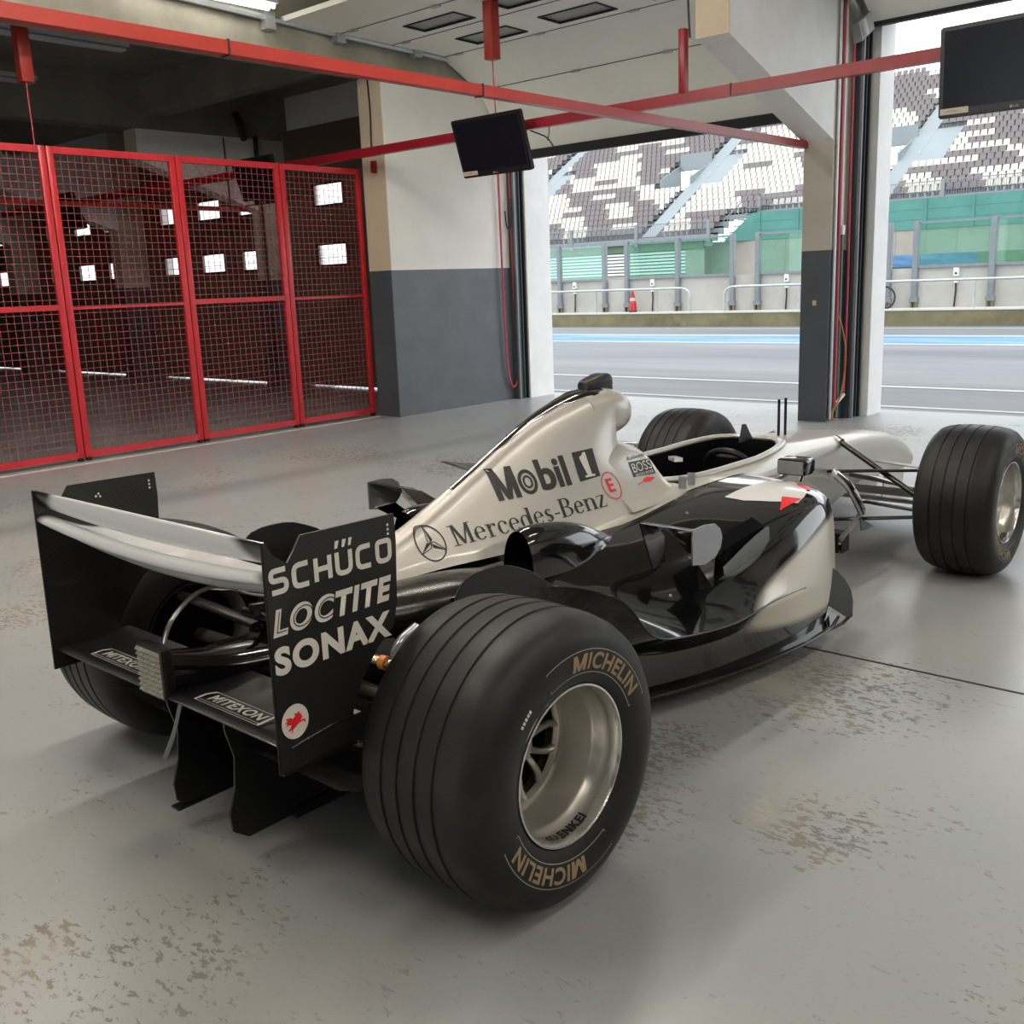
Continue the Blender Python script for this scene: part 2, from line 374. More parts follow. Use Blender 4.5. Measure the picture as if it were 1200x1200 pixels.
def fit(bm, u0, v0, u1, v1):
    xs = [v.co.x for v in bm.verts]; ys = [v.co.y for v in bm.verts]; a, b, c, d = min(xs), max(xs), min(ys), max(ys)
    for v in bm.verts: v.co.x = u0+(v.co.x-a)/(b-a)*(u1-u0); v.co.y = v0+(v.co.y-c)/(d-c)*(v1-v0); v.co.z = 0
    return bm
def slice_grid(bm, step):
    for ax in (0, 1):
        cs = [v.co[ax] for v in bm.verts]; lo, hi = min(cs), max(cs); n = int((hi-lo)/step)
        for i in range(1, n+1):
            co = Vector((0, 0, 0)); co[ax] = lo + i*(hi-lo)/(n+1); no = Vector((0, 0, 0)); no[ax] = 1
            bmesh.ops.bisect_plane(bm, geom=bm.verts[:]+bm.edges[:]+bm.faces[:], plane_co=co, plane_no=no)
    return bm
def stroke(bm, pts, w, closed=False, w2=None):
    """flat 2D stroke of width w with mitred joins"""
    P = [Vector((p[0], p[1])) for p in pts]; n = len(P); L = []; Rr = []
    for i in range(n):
        if closed: a, b = P[i-1], P[(i+1) % n]
        else: a, b = P[max(i-1, 0)], P[min(i+1, n-1)]
        d1 = (P[i]-a).normalized() if (P[i]-a).length > 1e-9 else None; d2 = (b-P[i]).normalized() if (b-P[i]).length > 1e-9 else None
        d1 = d1 or d2; d2 = d2 or d1
        n1 = Vector((-d1.y, d1.x)); n2 = Vector((-d2.y, d2.x)); m_ = n1+n2
        m_ = m_.normalized() if m_.length > 1e-6 else n1
        k = 1/max(0.35, m_.dot(n1)); ww = w/2
        L.append(P[i]+m_*ww*k); Rr.append(P[i]-m_*ww*k)
    lv = [bm.verts.new((p.x, p.y, 0)) for p in L]; rv = [bm.verts.new((p.x, p.y, 0)) for p in Rr]
    for i in range(n if closed else n-1):
        j = (i+1) % n; bm.faces.new((rv[i], rv[j], lv[j], lv[i]))
def poly2d(bm, pts): return bm.faces.new([bm.verts.new((p[0], p[1], 0)) for p in pts])
def arc2(cx, cy, rx, ry, a0, a1, n=14): return [(cx+rx*math.cos(a0+(a1-a0)*i/n), cy+ry*math.sin(a0+(a1-a0)*i/n)) for i in range(n+1)]
def mapped(bm, fn):
    for v in bm.verts: v.co = fn(v.co.x, v.co.y)
    return bm
def merge(dst, src):
    me = bpy.data.meshes.new('tmp'); src.to_mesh(me); src.free(); dst.from_mesh(me); bpy.data.meshes.remove(me); return dst

# ------------------------------------------------------------------ the setting: floor, pit lane, walls
def S(name, bm, m, smooth=0): return finish(name, bm, m, smooth=smooth, kind='structure')
bm = new_bm(); box(bm, (-27, -8.2, -0.2), (8.2, 8.32, 0)); S('floor', bm, M['floor'])
bm = new_bm(); box(bm, (-120, 8.32, -0.2), (60, 120, -0.004)); S('pit_lane_ground', bm, M['asphalt'])
bm = new_bm()
for y, w in ((8.56, 0.09), (10.32, 0.12), (22.6, 0.12), (17.35, 0.16), (19.75, 0.22)): box(bm, (-60, y-w/2, -0.004), (30, y+w/2, 0.003))
S('trim_1', bm, M['line'])
bm = new_bm(); box(bm, (-60, 17.43, -0.004), (30, 19.64, 0.002)); S('trim_2', bm, M['blue'])
bm = new_bm(); box(bm, (0.30, 1.756, -0.002), (8.2, 1.768, 0.0015)); S('trim_3', bm, M['seal'])
bm = new_bm(); prism(bm, [(-6.14, -8, 0), (-6.06, -8, 0), (-6.18, 5.7, 0), (-6.22, 5.7, 0)], (0, 0, 0.003)); S('trim_4', bm, M['pale_conc'])
bm = new_bm(); box(bm, (-60, 23.62, -0.004), (30, 24.9, 0.38)); S('pit_ledge_kerb', bm, M['kerb'])
bm = new_bm(); box(bm, (-60, 23.60, 0.36), (30, 24.9, 0.40)); S('trim_5', bm, M['pale_conc'])
bm = new_bm(); box(bm, (-60, 24.48, 0.385), (30, 24.75, 1.36)); S('wall_pit', bm, M['pitwall'])
# bay walls and pillars on the facade line
bm = new_bm(); box(bm, (-6.24, 5.75, 0), (-5.93, 7.76, 3.45)); S('wall_left', bm, M['wall2'])
bm = new_bm(); box(bm, (-6.27, 5.742, 0), (-5.932, 5.752, 3.45)); S('wall_left_end', bm, M['wall2_beige'])
bm = new_bm(); box(bm, (-6.42, 7.76, 0), (-5.80, 8.20, 4.6)); S('wall_left_jamb', bm, M['white_paint'])
def haunch_pillar(X0, X1, nm, mx):
    bm = new_bm(); box(bm, (X0, 7.26, 0), (X1, 8.10, 4.0)); S(nm, bm, mx)
    bm = new_bm(); prism(bm, [(X0, 7.26, 2.452), (X0, 5.45, 3.05), (X0, 5.45, 4.0), (X0, 7.27, 4.0)], (X1-X0, 0, 0)); S(nm.replace('pillar', 'beam') + '_haunch', bm, M['white_paint'])
    bm = new_bm(); box(bm, (X0-0.004, 5.443, 3.05), (X1+0.004, 5.452, 4.0)); S(nm.replace('pillar', 'beam') + '_end', bm, M['beige_paint'])
    bm = new_bm(); box(bm, (X0-0.10, 7.80, 0), (X1+0.17, 8.12, 4.6)); S('wall_jamb_' + nm[7:], bm, M['white_paint'])
haunch_pillar(-2.12, -1.85, 'pillar_centre', M['pillar2'])
haunch_pillar(2.30, 2.57, 'pillar_right', M['pillar2'])
haunch_pillar(-14.55, -14.25, 'pillar_far', M['pillar2'])
haunch_pillar(-18.7, -18.4, 'pillar_farther', M['pillar2'])
haunch_pillar(-10.44, -10.18, 'pillar_next', M['pillar2'])
bm = new_bm(); box(bm, (-27, 7.76, 3.5), (8.2, 8.1, 4.6)); S('wall_lintel', bm, M['white_paint'])
bm = new_bm(); box(bm, (-27.2, -8.2, 0), (-27, 8.1, 4.2)); S('wall_far_left', bm, M['wall2'])
bm = new_bm(); box(bm, (-27, -8.4, 0), (-4.5, -8.2, 4.2)); box(bm, (-0.3, -8.4, 0), (8.2, -8.2, 4.2)); box(bm, (-4.5, -8.4, 3.3), (-0.3, -8.2, 4.2)); S('wall_back', bm, M['wall2'])
bm = new_bm(); box(bm, (-60, -60, -0.2), (60, -8.2, -0.004)); S('paddock_ground', bm, M['pale_conc'])
bm = new_bm(); box(bm, (8.2, -8.4, 0), (8.4, 8.1, 4.2)); S('wall_right', bm, M['wall2'])
bm = new_bm(); box(bm, (6.5, 7.78, 0), (8.2, 8.1, 3.5)); S('wall_front_right', bm, M['wall2'])
bm = new_bm(); box(bm, (-6.0, -8.2, 4.0), (8.4, 8.1, 4.2)); S('ceiling', bm, M['soffit'])
bm = new_bm(); box(bm, (-27.2, -8.2, 4.0), (-6.0, 8.1, 4.2)); S('ceiling_left', bm, M['soffit_dark'])
bm = new_bm(); box(bm, (-6.27, -8.2, 3.43), (-5.925, 7.76, 4.02)); S('beam_left', bm, M['concrete'])
bm = new_bm(); box(bm, (-10.45, -8.2, 3.42), (-10.15, 7.76, 4.02)); S('beam_next', bm, M['soffit_dark'])
bm = new_bm(); box(bm, (-27, 5.55, 3.55), (-6.27, 5.75, 4.02)); S('beam_cross', bm, M['soffit_dark'])

# ------------------------------------------------------------------ sectional overhead doors
def pane_row(bm, bp_, y, z0, z1, xs, w): pass
def closed_door(n, X0, X1, wins):
    """a shut sectional door in the plane y = 7.76, its glazed openings left open for panes"""
    bm = new_bm(); y0, y1 = 7.70, 7.755; zb = 0.025
    rows = [(zb, 1.68, 0), (1.68, 2.0, 1), (2.0, 2.48, 0), (2.48, 2.80, 1), (2.80, 3.55, 0)]
    for z0, z1, w in rows:
        if not w: box(bm, (X0, y0, z0), (X1, y1, z1)); continue
        xs = [X0] + [v for a in wins for v in (a, a+0.66)] + [X1]
        for a, b in zip(xs[::2], xs[1::2]): box(bm, (a, y0, z0), (b, y1, z1))
    for z in (0.6, 1.2, 1.8, 2.4): box(bm, (X0, y0-0.004, z-0.004), (X1, y0, z+0.004))
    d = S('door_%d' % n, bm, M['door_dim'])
    ORG[d.name] = Vector((0, 0, 0))
    for a in wins:
        for z0, z1 in ((1.68, 2.0), (2.48, 2.80)):
            p = new_bm(); box(p, (a+0.02, 7.72, z0+0.02), (a+0.64, 7.728, z1-0.02)); finish('pane', p, M['pane'], d, smooth=0)
            f = new_bm()
            for q in (((a, 7.69, z0), (a+0.66, 7.70, z0+0.03)), ((a, 7.69, z1-0.03), (a+0.66, 7.70, z1)), ((a, 7.69, z0), (a+0.03, 7.70, z1)), ((a+0.63, 7.69, z0), (a+0.66, 7.70, z1))): box(f, *q)
            finish('pane_frame', f, M['seal'], d, smooth=0)
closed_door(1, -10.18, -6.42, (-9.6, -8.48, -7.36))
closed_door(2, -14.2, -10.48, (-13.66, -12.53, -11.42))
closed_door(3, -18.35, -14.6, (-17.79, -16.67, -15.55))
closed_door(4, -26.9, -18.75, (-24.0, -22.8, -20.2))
def raised_door(n, X0, X1, low):
    """a sectional door run back under the ceiling on its tracks"""
    bm = new_bm(); th = 0.045
    if low: path = [(7.64, 2.80), (7.16, 3.42), (6.605, 3.69), (5.86, 3.70), (5.20, 3.71), (4.55, 3.72)]
    else: path = [(7.66, 3.42), (7.30, 3.66), (6.7, 3.74), (6.0, 3.75), (5.3, 3.76), (4.6, 3.77), (3.9, 3.78)]
    d = None
    for i, ((ya, za), (yb, zb)) in enumerate(zip(path, path[1:])):
        t = Vector((0, yb-ya, zb-za)); L = t.length; t.normalize(); nn = Vector((0, -t.z, t.y)) if t.y < 0 else Vector((0, t.z, -t.y))
        if nn.z < 0: nn = -nn
        wins = []
        if (low and i in (2, 3)) or (not low and i in (2, 3)): wins = [X0+0.66+1.045*k for k in range(3)]
        A = Vector((0, ya, za)); B = Vector((0, yb, zb))
        def slab(xa, xb, s0, s1):
            p = [A+t*(L*s0), A+t*(L*s1), A+t*(L*s1)+nn*th, A+t*(L*s0)+nn*th]
            prism(bm, [Vector((xa, q.y, q.z)) for q in p], (xb-xa, 0, 0))
        e = 0.006
        if not wins: slab(X0, X1, e, 1-e)
        else:
            slab(X0, X1, e, 0.2); slab(X0, X1, 0.62, 1-e)
            xs = [X0] + [v for a in wins for v in (a, a+0.66)] + [X1]
            for a, b in zip(xs[::2], xs[1::2]): slab(a, b, 0.2, 0.62)
        path_w = [(a, A+t*(L*0.41), t, nn, L) for a in wins]
        if i == 0: allw = []
        allw += path_w
    d = S('door_%d' % n, bm, M['door_panel']); ORG[d.name] = Vector((0, 0, 0))
    for a, c, t, nn, L in allw:
        p = new_bm(); obox(p, Vector((a+0.33, c.y, c.z))+nn*0.012, (0.315, 0, 0), t*L*0.19, nn*0.004); finish('pane', p, M['pane_dark'], d, smooth=0)
        f = new_bm(); o = Vector((a+0.33, c.y, c.z))-nn*0.002
        for sx in (-1, 1): obox(f, o+Vector((sx*0.322, 0, 0)), (0.009, 0, 0), t*L*0.215, nn*0.008)
        for st in (-1, 1): obox(f, o+t*(st*L*0.207), (0.33, 0, 0), t*0.008, nn*0.008)
        finish('pane_frame', f, M['seal'], d, smooth=0)
    b = new_bm()
    ya, za = path[0]
    box(b, (X0, ya-0.01, za-(0.09 if low else 0.03)), (X1, ya+0.05, za+0.005)); finish('bottom_seal', b, M['seal'], d, smooth=0)
    h = new_bm()
    for (yy, zz) in path[1:-1]:
        box(h, (X0, yy-0.006, zz-0.004), (X1, yy+0.006, zz+0.002), 1)
        for k in range(4):
            xx = X0+0.25+k*(X1-X0-0.5)/3
            box(h, (xx-0.05, yy-0.02, zz-0.016), (xx+0.05, yy+0.02, zz-0.002), 0)
    finish('hinge_strip', h, [M['galv'], M['track']], d, smooth=0)
    return d
raised_door(5, -5.90, -2.12, True)
raised_door(6, -1.70, 2.30, False)
raised_door(7, 2.62, 6.5, False)
# vertical and horizontal door tracks
def track(X, name, s):
    bm = new_bm()
    box(bm, (X, 7.60, 0), (X+s*0.08, 7.757, 3.42)); box(bm, (X+s*0.08, 7.60, 0), (X+s*0.105, 7.62, 3.42), 1); box(bm, (X+s*0.08, 7.69, 0), (X+s*0.10, 7.70, 3.42)); box(bm, (X+s*0.08, 7.735, 0), (X+s*0.11, 7.757, 3.42), 2)
    o = finish(name, bm, [M['track'], M['galv_grey'], M['seal']], smooth=0, kind='structure'); ORG[o.name] = Vector((0, 0, 0))
    h = new_bm(); P = spline([(X+s*0.07, 7.62, 3.40), (X+s*0.07, 7.35, 3.58), (X+s*0.07, 6.9, 3.66), (X+s*0.07, 5.0, 3.71), (X+s*0.07, 2.2, 3.80)], 6)
    tube(h, P, 0.028, 6)
    for y in (6.2, 5.2, 4.4): box(h, (X+s*0.02, y-0.05, 3.63), (X+s*0.11, y+0.05, 3.78))
    finish('curved_rail', h, M['galv'], o)
track(-5.93, 'trim_6', 1); track(-1.85, 'trim_7', 1); track(-2.12, 'trim_8', -1); track(2.30, 'trim_9', -1)

# ------------------------------------------------------------------ red wire mesh partition panels
def cage_panel(y0, y1, label, thick=True, h=2.565, lat=0.0):
    X = -6.33
    r = root('mesh_partition_panel', label, 'partition panel', (X, (y0+y1)/2, 0), 'red mesh partition panels')
    w = 0.055
    f = new_bm()
    box(f, (X-0.02, y0, 0.03), (X+0.02, y0+w, h), bevel=0.004); box(f, (X-0.02, y1-w, 0.03), (X+0.02, y1, h), bevel=0.004)
    box(f, (X-0.0198, y0+w, h-w), (X+0.0198, y1-w, h)); box(f, (X-0.0198, y0+w, 0.03), (X+0.0198, y1-w, 0.03+w))
    finish('frame', f, M['red'], r)
    k = new_bm(); zz = 1.27 + lat
    box(k, (X-0.018, y0+w, zz), (X+0.018, y1-w, zz+(0.045 if thick else 0.022))); finish('middle_rail', k, M['red'], r)
    q = new_bm(); a, b = y0+w, y1-w; n = round((b-a)/0.062)
    for i in range(1, n): yy = a+(b-a)*i/n; obox(q, (X, yy, (0.03+h)/2), (0.002, 0, 0), (0, 0.002, 0), (0, 0, (h-0.03)/2-w))
    n = round((h-0.15)/0.058)
    for i in range(1, n): z = 0.085+(h-0.14)*i/n; obox(q, (X+0.004, (a+b)/2, z), (0.002, 0, 0), (0, (b-a)/2, 0), (0, 0, 0.002))
    o = finish('wire_mesh', q, M['wire_red'], r, smooth=0)
    ft = new_bm()
    for yy in (y0+0.03, y1-0.03): box(ft, (X-0.02, yy-0.02, 0), (X+0.02, yy+0.02, 0.032))
    finish('foot', ft, M['dark_metal'], r, smooth=0)
cage_panel(0.15, 1.285, 'red mesh partition panel farthest from the wall pier', False)
cage_panel(1.295, 2.445, 'red mesh partition panel cut by the left photo edge, three panels from the pier')
cage_panel(2.455, 3.60, 'tall red mesh partition panel behind the rear wing, two panels from the grey pier', False)
cage_panel(3.61, 4.715, 'red mesh partition panel with a thick flat rail, one panel away from the wall pier')
cage_panel(4.725, 5.735, 'red mesh partition panel touching the beige and dark grey end of the wall pier', False)

# ------------------------------------------------------------------ hanging red rails and drop bars
def rail(name, a, b, w, h, m, label, parts=()):
    bm = new_bm(); bar(bm, a, b, w, h); o = finish(name, bm, M[m], origin=a, smooth=0); tag(o, label, 'rail'); return o
r1 = rail('ceiling_rail', (-2.11, -1.0, 2.437), (-2.11, 7.255, 2.437), 0.06, 0.06, 'red_dark', 'long orange-red square rail hung across the garage from upper left to the pillar', 0)
for y in (1.35, 3.05): bm = new_bm(); box(bm, (-2.145, y-0.004, 2.402), (-2.075, y+0.004, 2.472)); finish('joint_band', bm, M['seal'], r1, smooth=0)
r2 = rail('screen_rail', (-14.2, 5.42, 2.665), (1.9, 5.42, 2.645), 0.06, 0.08, 'crimson', 'dark crimson horizontal rail that carries the two black televisions', 0)
bm = new_bm(); box(bm, (-1.805, 5.385, 2.61), (-1.795, 5.455, 2.695)); finish('joint_band', bm, M['seal'], r2, smooth=0)
def drop(X, Y, z0, z1, w, m, label, cable=None):
    bm = new_bm(); box(bm, (X-w/2, Y-w/2, z0), (X+w/2, Y+w/2, z1), bevel=0.004)
    o = finish('drop_bar', bm, M[m], origin=(X, Y, z0)); tag(o, label, 'hanging bar')
    if cable:
        c = new_bm(); tube(c, spline(cable, 6), 0.006, 6); finish('cord', c, M['hose_red'], o)
    return o
drop(-4.155, 5.46, 3.24, 4.0, 0.10, 'red_dark', 'thick red box bar dropping from the ceiling above the tilted television', [(-4.155, 5.46, 3.26), (-4.15, 5.46, 3.0), (-4.14, 5.46, 2.70)])
drop(-2.20, 5.40, 2.685, 3.13, 0.055, 'crimson', 'thin red bar joining the crimson rail to the white haunched beam')
drop(-6.66, 2.53, 3.10, 4.0, 0.10, 'red_dark', 'red box bar hanging in the dark bay behind the mesh, far upper left', [(-6.66, 2.53, 3.12), (-6.66, 2.53, 2.6)])
bm = new_bm(); tube(bm, spline([(-2.155, 5.40, 4.0), (-2.165, 5.42, 3.4), (-2.165, 5.41, 3.3), (-2.15, 5.41, 3.06)], 6), 0.008, 6)
o = finish('power_cord', bm, M['cable'], origin=(-2.16, 5.41, 3.0)); tag(o, 'black cord running down the beige end of the haunched beam', 'cord')

rail('ceiling_rail', (-10.37, -1.0, 2.50), (-10.37, 7.2, 2.50), 0.06, 0.06, 'red_dark', 'red rail seen through the wire mesh across the dark bay', 0)
# ------------------------------------------------------------------ televisions
def television(X, Y, Z, w, h, tilt, label, logo):
    r = root('television', label, 'television', (X, Y, Z), 'wall televisions on the crimson rail')
    ct, st = math.cos(tilt), math.sin(tilt)
    # local frame: u along X, v up in the panel, n towards the room (-Y) and down
    U = Vector((1, 0, 0)); Vv = Vector((0, -st, ct)); N = Vector((0, -ct, -st))
    P = lambda u, v, n: Vector((X, Y, Z)) + U*u + Vv*v + N*n
    b = new_bm(); obox(b, P(0, 0, 0), U*w/2, Vv*h/2, N*0.028)
    bmesh.ops.bevel(b, geom=b.edges[:], offset=0.008, segments=2, affect='EDGES'); finish('casing', b, M['bezel'], r)
    s = new_bm(); obox(s, P(0, 0.012, 0.0285), U*(w/2-0.028), Vv*(h/2-0.038), N*0.001); finish('screen', s, M['screen'], r, smooth=0)
    k = new_bm(); obox(k, P(-w/2+0.098, -h/2+0.038, 0.0295), U*0.085, Vv*0.018, N*0.0012); st_ = finish('sticker', k, M['sticker'], r, smooth=0)
    st_['label'] = 'small cream sticker in the lower left corner'
    t = fit(text2d('ASUS', 0.0), -w/2+0.05, -h/2+0.030, -w/2+0.16, -h/2+0.044) if False else new_bm()
    for i in range(7):
        q = 0.011*i; obox(t, P(-w/2+0.052+q, -h/2+0.038, 0.0312), U*0.004, Vv*0.0045, N*0.0004)
    finish('sticker_print', t, M['grey_mark'], st_, smooth=0)
    lg = new_bm()
    c = arc2(0, 0, 0.009, 0.009, 0, 2*PI, 16)[:-1]; poly2d(lg, [(x-0.02, y) for x, y in c])
    tx = fit(text2d('LG', 0.02), -0.006, -0.007, 0.022, 0.007); merge(lg, tx)
    mapped(lg, lambda u, v: P(u+logo, v-h/2+0.022, 0.0298)); finish('maker_mark', lg, M['grey_mark'], r, smooth=0)
    mt = new_bm(); obox(mt, P(0, 0.02, -0.034), U*0.10, Vv*0.06, N*0.008); bar(mt, P(0, 0.05, -0.05), (X, 5.352, 2.655), 0.04)
    finish('bracket', mt, M['dark_metal'], r, smooth=0)
television(-4.03, 5.27, 2.515, 0.79, 0.49, 0.30, 'black television tilted down in front of the white pier', 0.0)
television(0.155, 5.34, 2.515, 0.90, 0.53, 0.06, 'black television at the right edge of the photo before the grandstand', 0.0)
television(-7.43, 5.27, 2.53, 0.72, 0.49, 0.30, 'black television behind the mesh, its top edge above the second panel from the pier', 0.0)
television(-11.9, 5.27, 2.53, 0.79, 0.49, 0.30, 'black television deep in the dark bay, seen through the mesh', 0.0)
bm = new_bm(); tube(bm, spline([(-3.70, 5.40, 2.60), (-3.6, 5.40, 2.56), (-3.52, 5.40, 2.52), (-3.46, 5.41, 2.44)], 5), 0.006, 6); tube(bm, spline([(-3.50, 5.40, 2.62), (-3.50, 5.40, 2.56), (-3.52, 5.40, 2.50)], 5), 0.004, 6)
o = finish('loose_cable', bm, M['cable'], origin=(-3.6, 5.4, 2.5)); tag(o, 'short loose black cable dangling right of the tilted television', 'cable')

# ------------------------------------------------------------------ fluorescent lamps
def lamp(X, Y, Z, L, lit, label, twin=True, axis='y'):
    r = root('fluorescent_lamp', label, 'ceiling lamp', (X, Y, Z), 'lit strip lamps under the ceiling' if lit else 'unlit strip lamps in the dark bay')
    def bx(b, dx0, dy0, dz0, dx1, dy1, dz1):
        if axis == 'y': box(b, (X+dx0, Y+dy0, Z+dz0), (X+dx1, Y+dy1, Z+dz1))
        else: box(b, (X+dy0, Y+dx0, Z+dz0), (X+dy1, Y+dx1, Z+dz1))
    b = new_bm(); bx(b, -0.07, -L/2, 0, 0.07, L/2, 0.05); finish('housing', b, M['lamp_grey'], r, smooth=0)
    t = new_bm()
    for dx in ((-0.042, 0.042) if twin else (0,)):
        a = (X+dx, Y-L/2+0.03, Z-0.022) if axis == 'y' else (X-L/2+0.03, Y+dx, Z-0.022)
        c = (X+dx, Y+L/2-0.03, Z-0.022) if axis == 'y' else (X+L/2-0.03, Y+dx, Z-0.022)
        tube(t, [a, c], 0.019, 10)
    finish('tube', t, M['tube_old' if lit == 'old' else 'tube'] if lit else M['lamp_grey'], r)
lamp(-5.72, 3.62, 3.80, 1.5, 'old', 'lit strip lamp beside the concrete beam at the top edge')
lamp(-5.72, 1.35, 3.80, 1.5, 'old', 'lit strip lamp under the ceiling behind the viewpoint')
lamp(-7.62, 2.95, 3.72, 2.1, False, 'grey unlit strip lamp nearest the mesh in the dark bay')
lamp(-9.60, 2.95, 3.72, 2.1, False, 'second grey unlit strip lamp deeper in the dark bay')
for X in (-3.7, -0.9):
    for Y in (-2.1, 0.2, 2.5):
        lamp(X, Y, 3.90, 1.6, True, 'lit strip lamp under the ceiling behind the viewpoint')
for X in (2.6, 5.4):
    for Y in (-2.1, 0.2, 2.5):
        lamp(X, Y, 3.90, 1.6, True, 'lit strip lamp under the ceiling behind the viewpoint', twin=False)

# ------------------------------------------------------------------ wall services: hoses, pipes, floodlight
def hose(pts, r, m, name, label, cat, n=8):
    bm = new_bm(); tube(bm, spline(pts, n), r, 8); o = finish(name, bm, M[m], origin=pts[-1]); return tag(o, label, cat)
X = -5.885
hose([(X, 7.40, 3.42), (X, 7.41, 2.6), (X, 7.42, 1.4), (X, 7.44, 0.62), (X, 7.46, 0.35), (X, 7.52, 0.16), (X, 7.60, 0.19), (X, 7.62, 0.40), (X, 7.61, 1.2), (X, 7.60, 2.4), (X, 7.58, 3.3)], 0.012, 'hose_red', 'air_hose', 'red hose hanging in a long loop on the white and grey pier', 'hose')
hose([(X+0.03, 7.47, 2.16), (X+0.03, 7.49, 2.0), (X+0.03, 7.53, 1.96), (X+0.03, 7.57, 2.02), (X+0.03, 7.57, 2.3)], 0.008, 'cable', 'cable_loop', 'small dark cable loop just below the tilted television', 'cable')
hose([(-6.10, 5.73, 3.43), (-6.085, 5.73, 3.1), (-6.09, 5.72, 2.75), (-6.07, 5.715, 2.68)], 0.008, 'cable', 'lamp_cord', 'black cord down the beige pier end onto the crimson rail', 'cord')
bm = new_bm(); box(bm, (-6.085, 5.69, 2.50), (-6.045, 5.74, 2.62)); o = finish('clamp', bm, M['crimson'], origin=(-6.06, 5.72, 2.5), smooth=0); tag(o, 'small red clamp under the rail at the beige pier end', 'clamp')
Xp = -1.835
hose([(Xp, 7.31, 3.9), (Xp, 7.31, 2.0), (Xp, 7.31, 0.02)], 0.016, 'galv', 'conduit', 'pale steel conduit nearest the dark face of the centre pillar', 'pipe', 2)
hose([(Xp, 7.38, 3.9), (Xp, 7.385, 2.2), (Xp+0.01, 7.38, 1.0), (Xp+0.01, 7.38, 0.12)], 0.015, 'hose_red', 'air_hose', 'left of the two red hoses on the centre pillar', 'hose', 4)
hose([(Xp, 7.42, 3.9), (Xp, 7.42, 1.7)], 0.018, 'white_plastic', 'conduit', 'white conduit ending half way down the centre pillar', 'pipe', 2)
hose([(Xp, 7.46, 1.7), (Xp, 7.46, 0.02)], 0.016, 'cable_green', 'conduit', 'grey-green conduit between the two red hoses on the centre pillar', 'pipe', 2)
hose([(Xp+0.02, 7.55, 3.3), (Xp+0.02, 7.555, 2.0), (Xp+0.025, 7.56, 1.0), (Xp+0.03, 7.53, 0.25)], 0.012, 'hose_red', 'air_hose', 'right of the two red hoses on the centre pillar', 'hose', 4)
hose([(Xp+0.02, 7.385, 0.95), (Xp+0.04, 7.43, 0.85), (Xp+0.05, 7.50, 0.65), (Xp+0.05, 7.50, 0.45), (Xp+0.05, 7.42, 0.22), (Xp+0.04, 7.30, 0.10), (Xp+0.05, 7.28, 0.03), (Xp+0.06, 7.36, 0.015)], 0.007, 'cable_orange', 'loose_cable', 'thin orange cable curling down to the floor at the centre pillar', 'cable')
bm = new_bm(); bar(bm, (Xp+0.035, 7.38, 0.165), (Xp+0.05, 7.50, 0.235), 0.022); o = finish('hose_coupling', bm, M['white_plastic'], origin=(Xp, 7.4, 0.17), smooth=0); tag(o, 'white coupling at the low end of the red pillar hose', 'coupling')
bm = new_bm(); box(bm, (Xp-0.01, 7.395, 1.66), (Xp+0.035, 7.445, 1.74)); o = finish('junction_box', bm, M['white_plastic'], origin=(Xp, 7.42, 1.66), smooth=0); tag(o, 'small white box at the paint line of the centre pillar', 'box')
bm = new_bm(); box(bm, (-2.0, 7.248, 1.05), (-1.965, 7.262, 1.095)); o = finish('wall_switch', bm, M['sticker'], origin=(-1.98, 7.25, 1.05), smooth=0); tag(o, 'small beige switch plate on the dark face of the centre pillar', 'switch')
r = root('floodlight', 'small pale floodlight on the track at the top of the centre pillar', 'floodlight', (-1.72, 7.50, 3.36))
bm = new_bm(); obox(bm, (-1.72, 7.48, 3.36), (0.05, -0.03, 0), (0.03, 0.05, 0.05), (-0.01, -0.02, 0.07)); finish('housing', bm, M['galv'], r, smooth=0)
bm = new_bm(); obox(bm, (-1.70, 7.44, 3.35), (0.045, -0.027, 0), (0.004, 0.007, 0.006), (-0.01, -0.02, 0.06)); finish('lens', bm, M['white_plastic'], r, smooth=0)
bm = new_bm(); bar(bm, (-1.76, 7.53, 3.42), (-1.72, 7.49, 3.37), 0.03); finish('bracket', bm, M['dark_metal'], r, smooth=0)
# services seen in the dark bay
hose([(-10.13, 7.2, 3.45), (-10.13, 7.2, 2.4), (-10.13, 7.2, 0.05)], 0.03, 'cable', 'downpipe', 'thick dark pipe beside the corner in the bay behind the mesh', 'pipe', 2)
hose([(-10.14, 6.7, 3.4), (-10.14, 6.72, 2.3), (-10.14, 6.72, 1.2)], 0.010, 'cable', 'lamp_cord', 'thin dark cord on the pale wall behind the mesh', 'cord', 3)
hose([(-10.1, 6.9, 3.7), (-10.0, 6.9, 3.55), (-10.1, 7.0, 3.4)], 0.05, 'cable', 'cable_bundle', 'black bundle of cables high in the corner behind the mesh', 'cable')

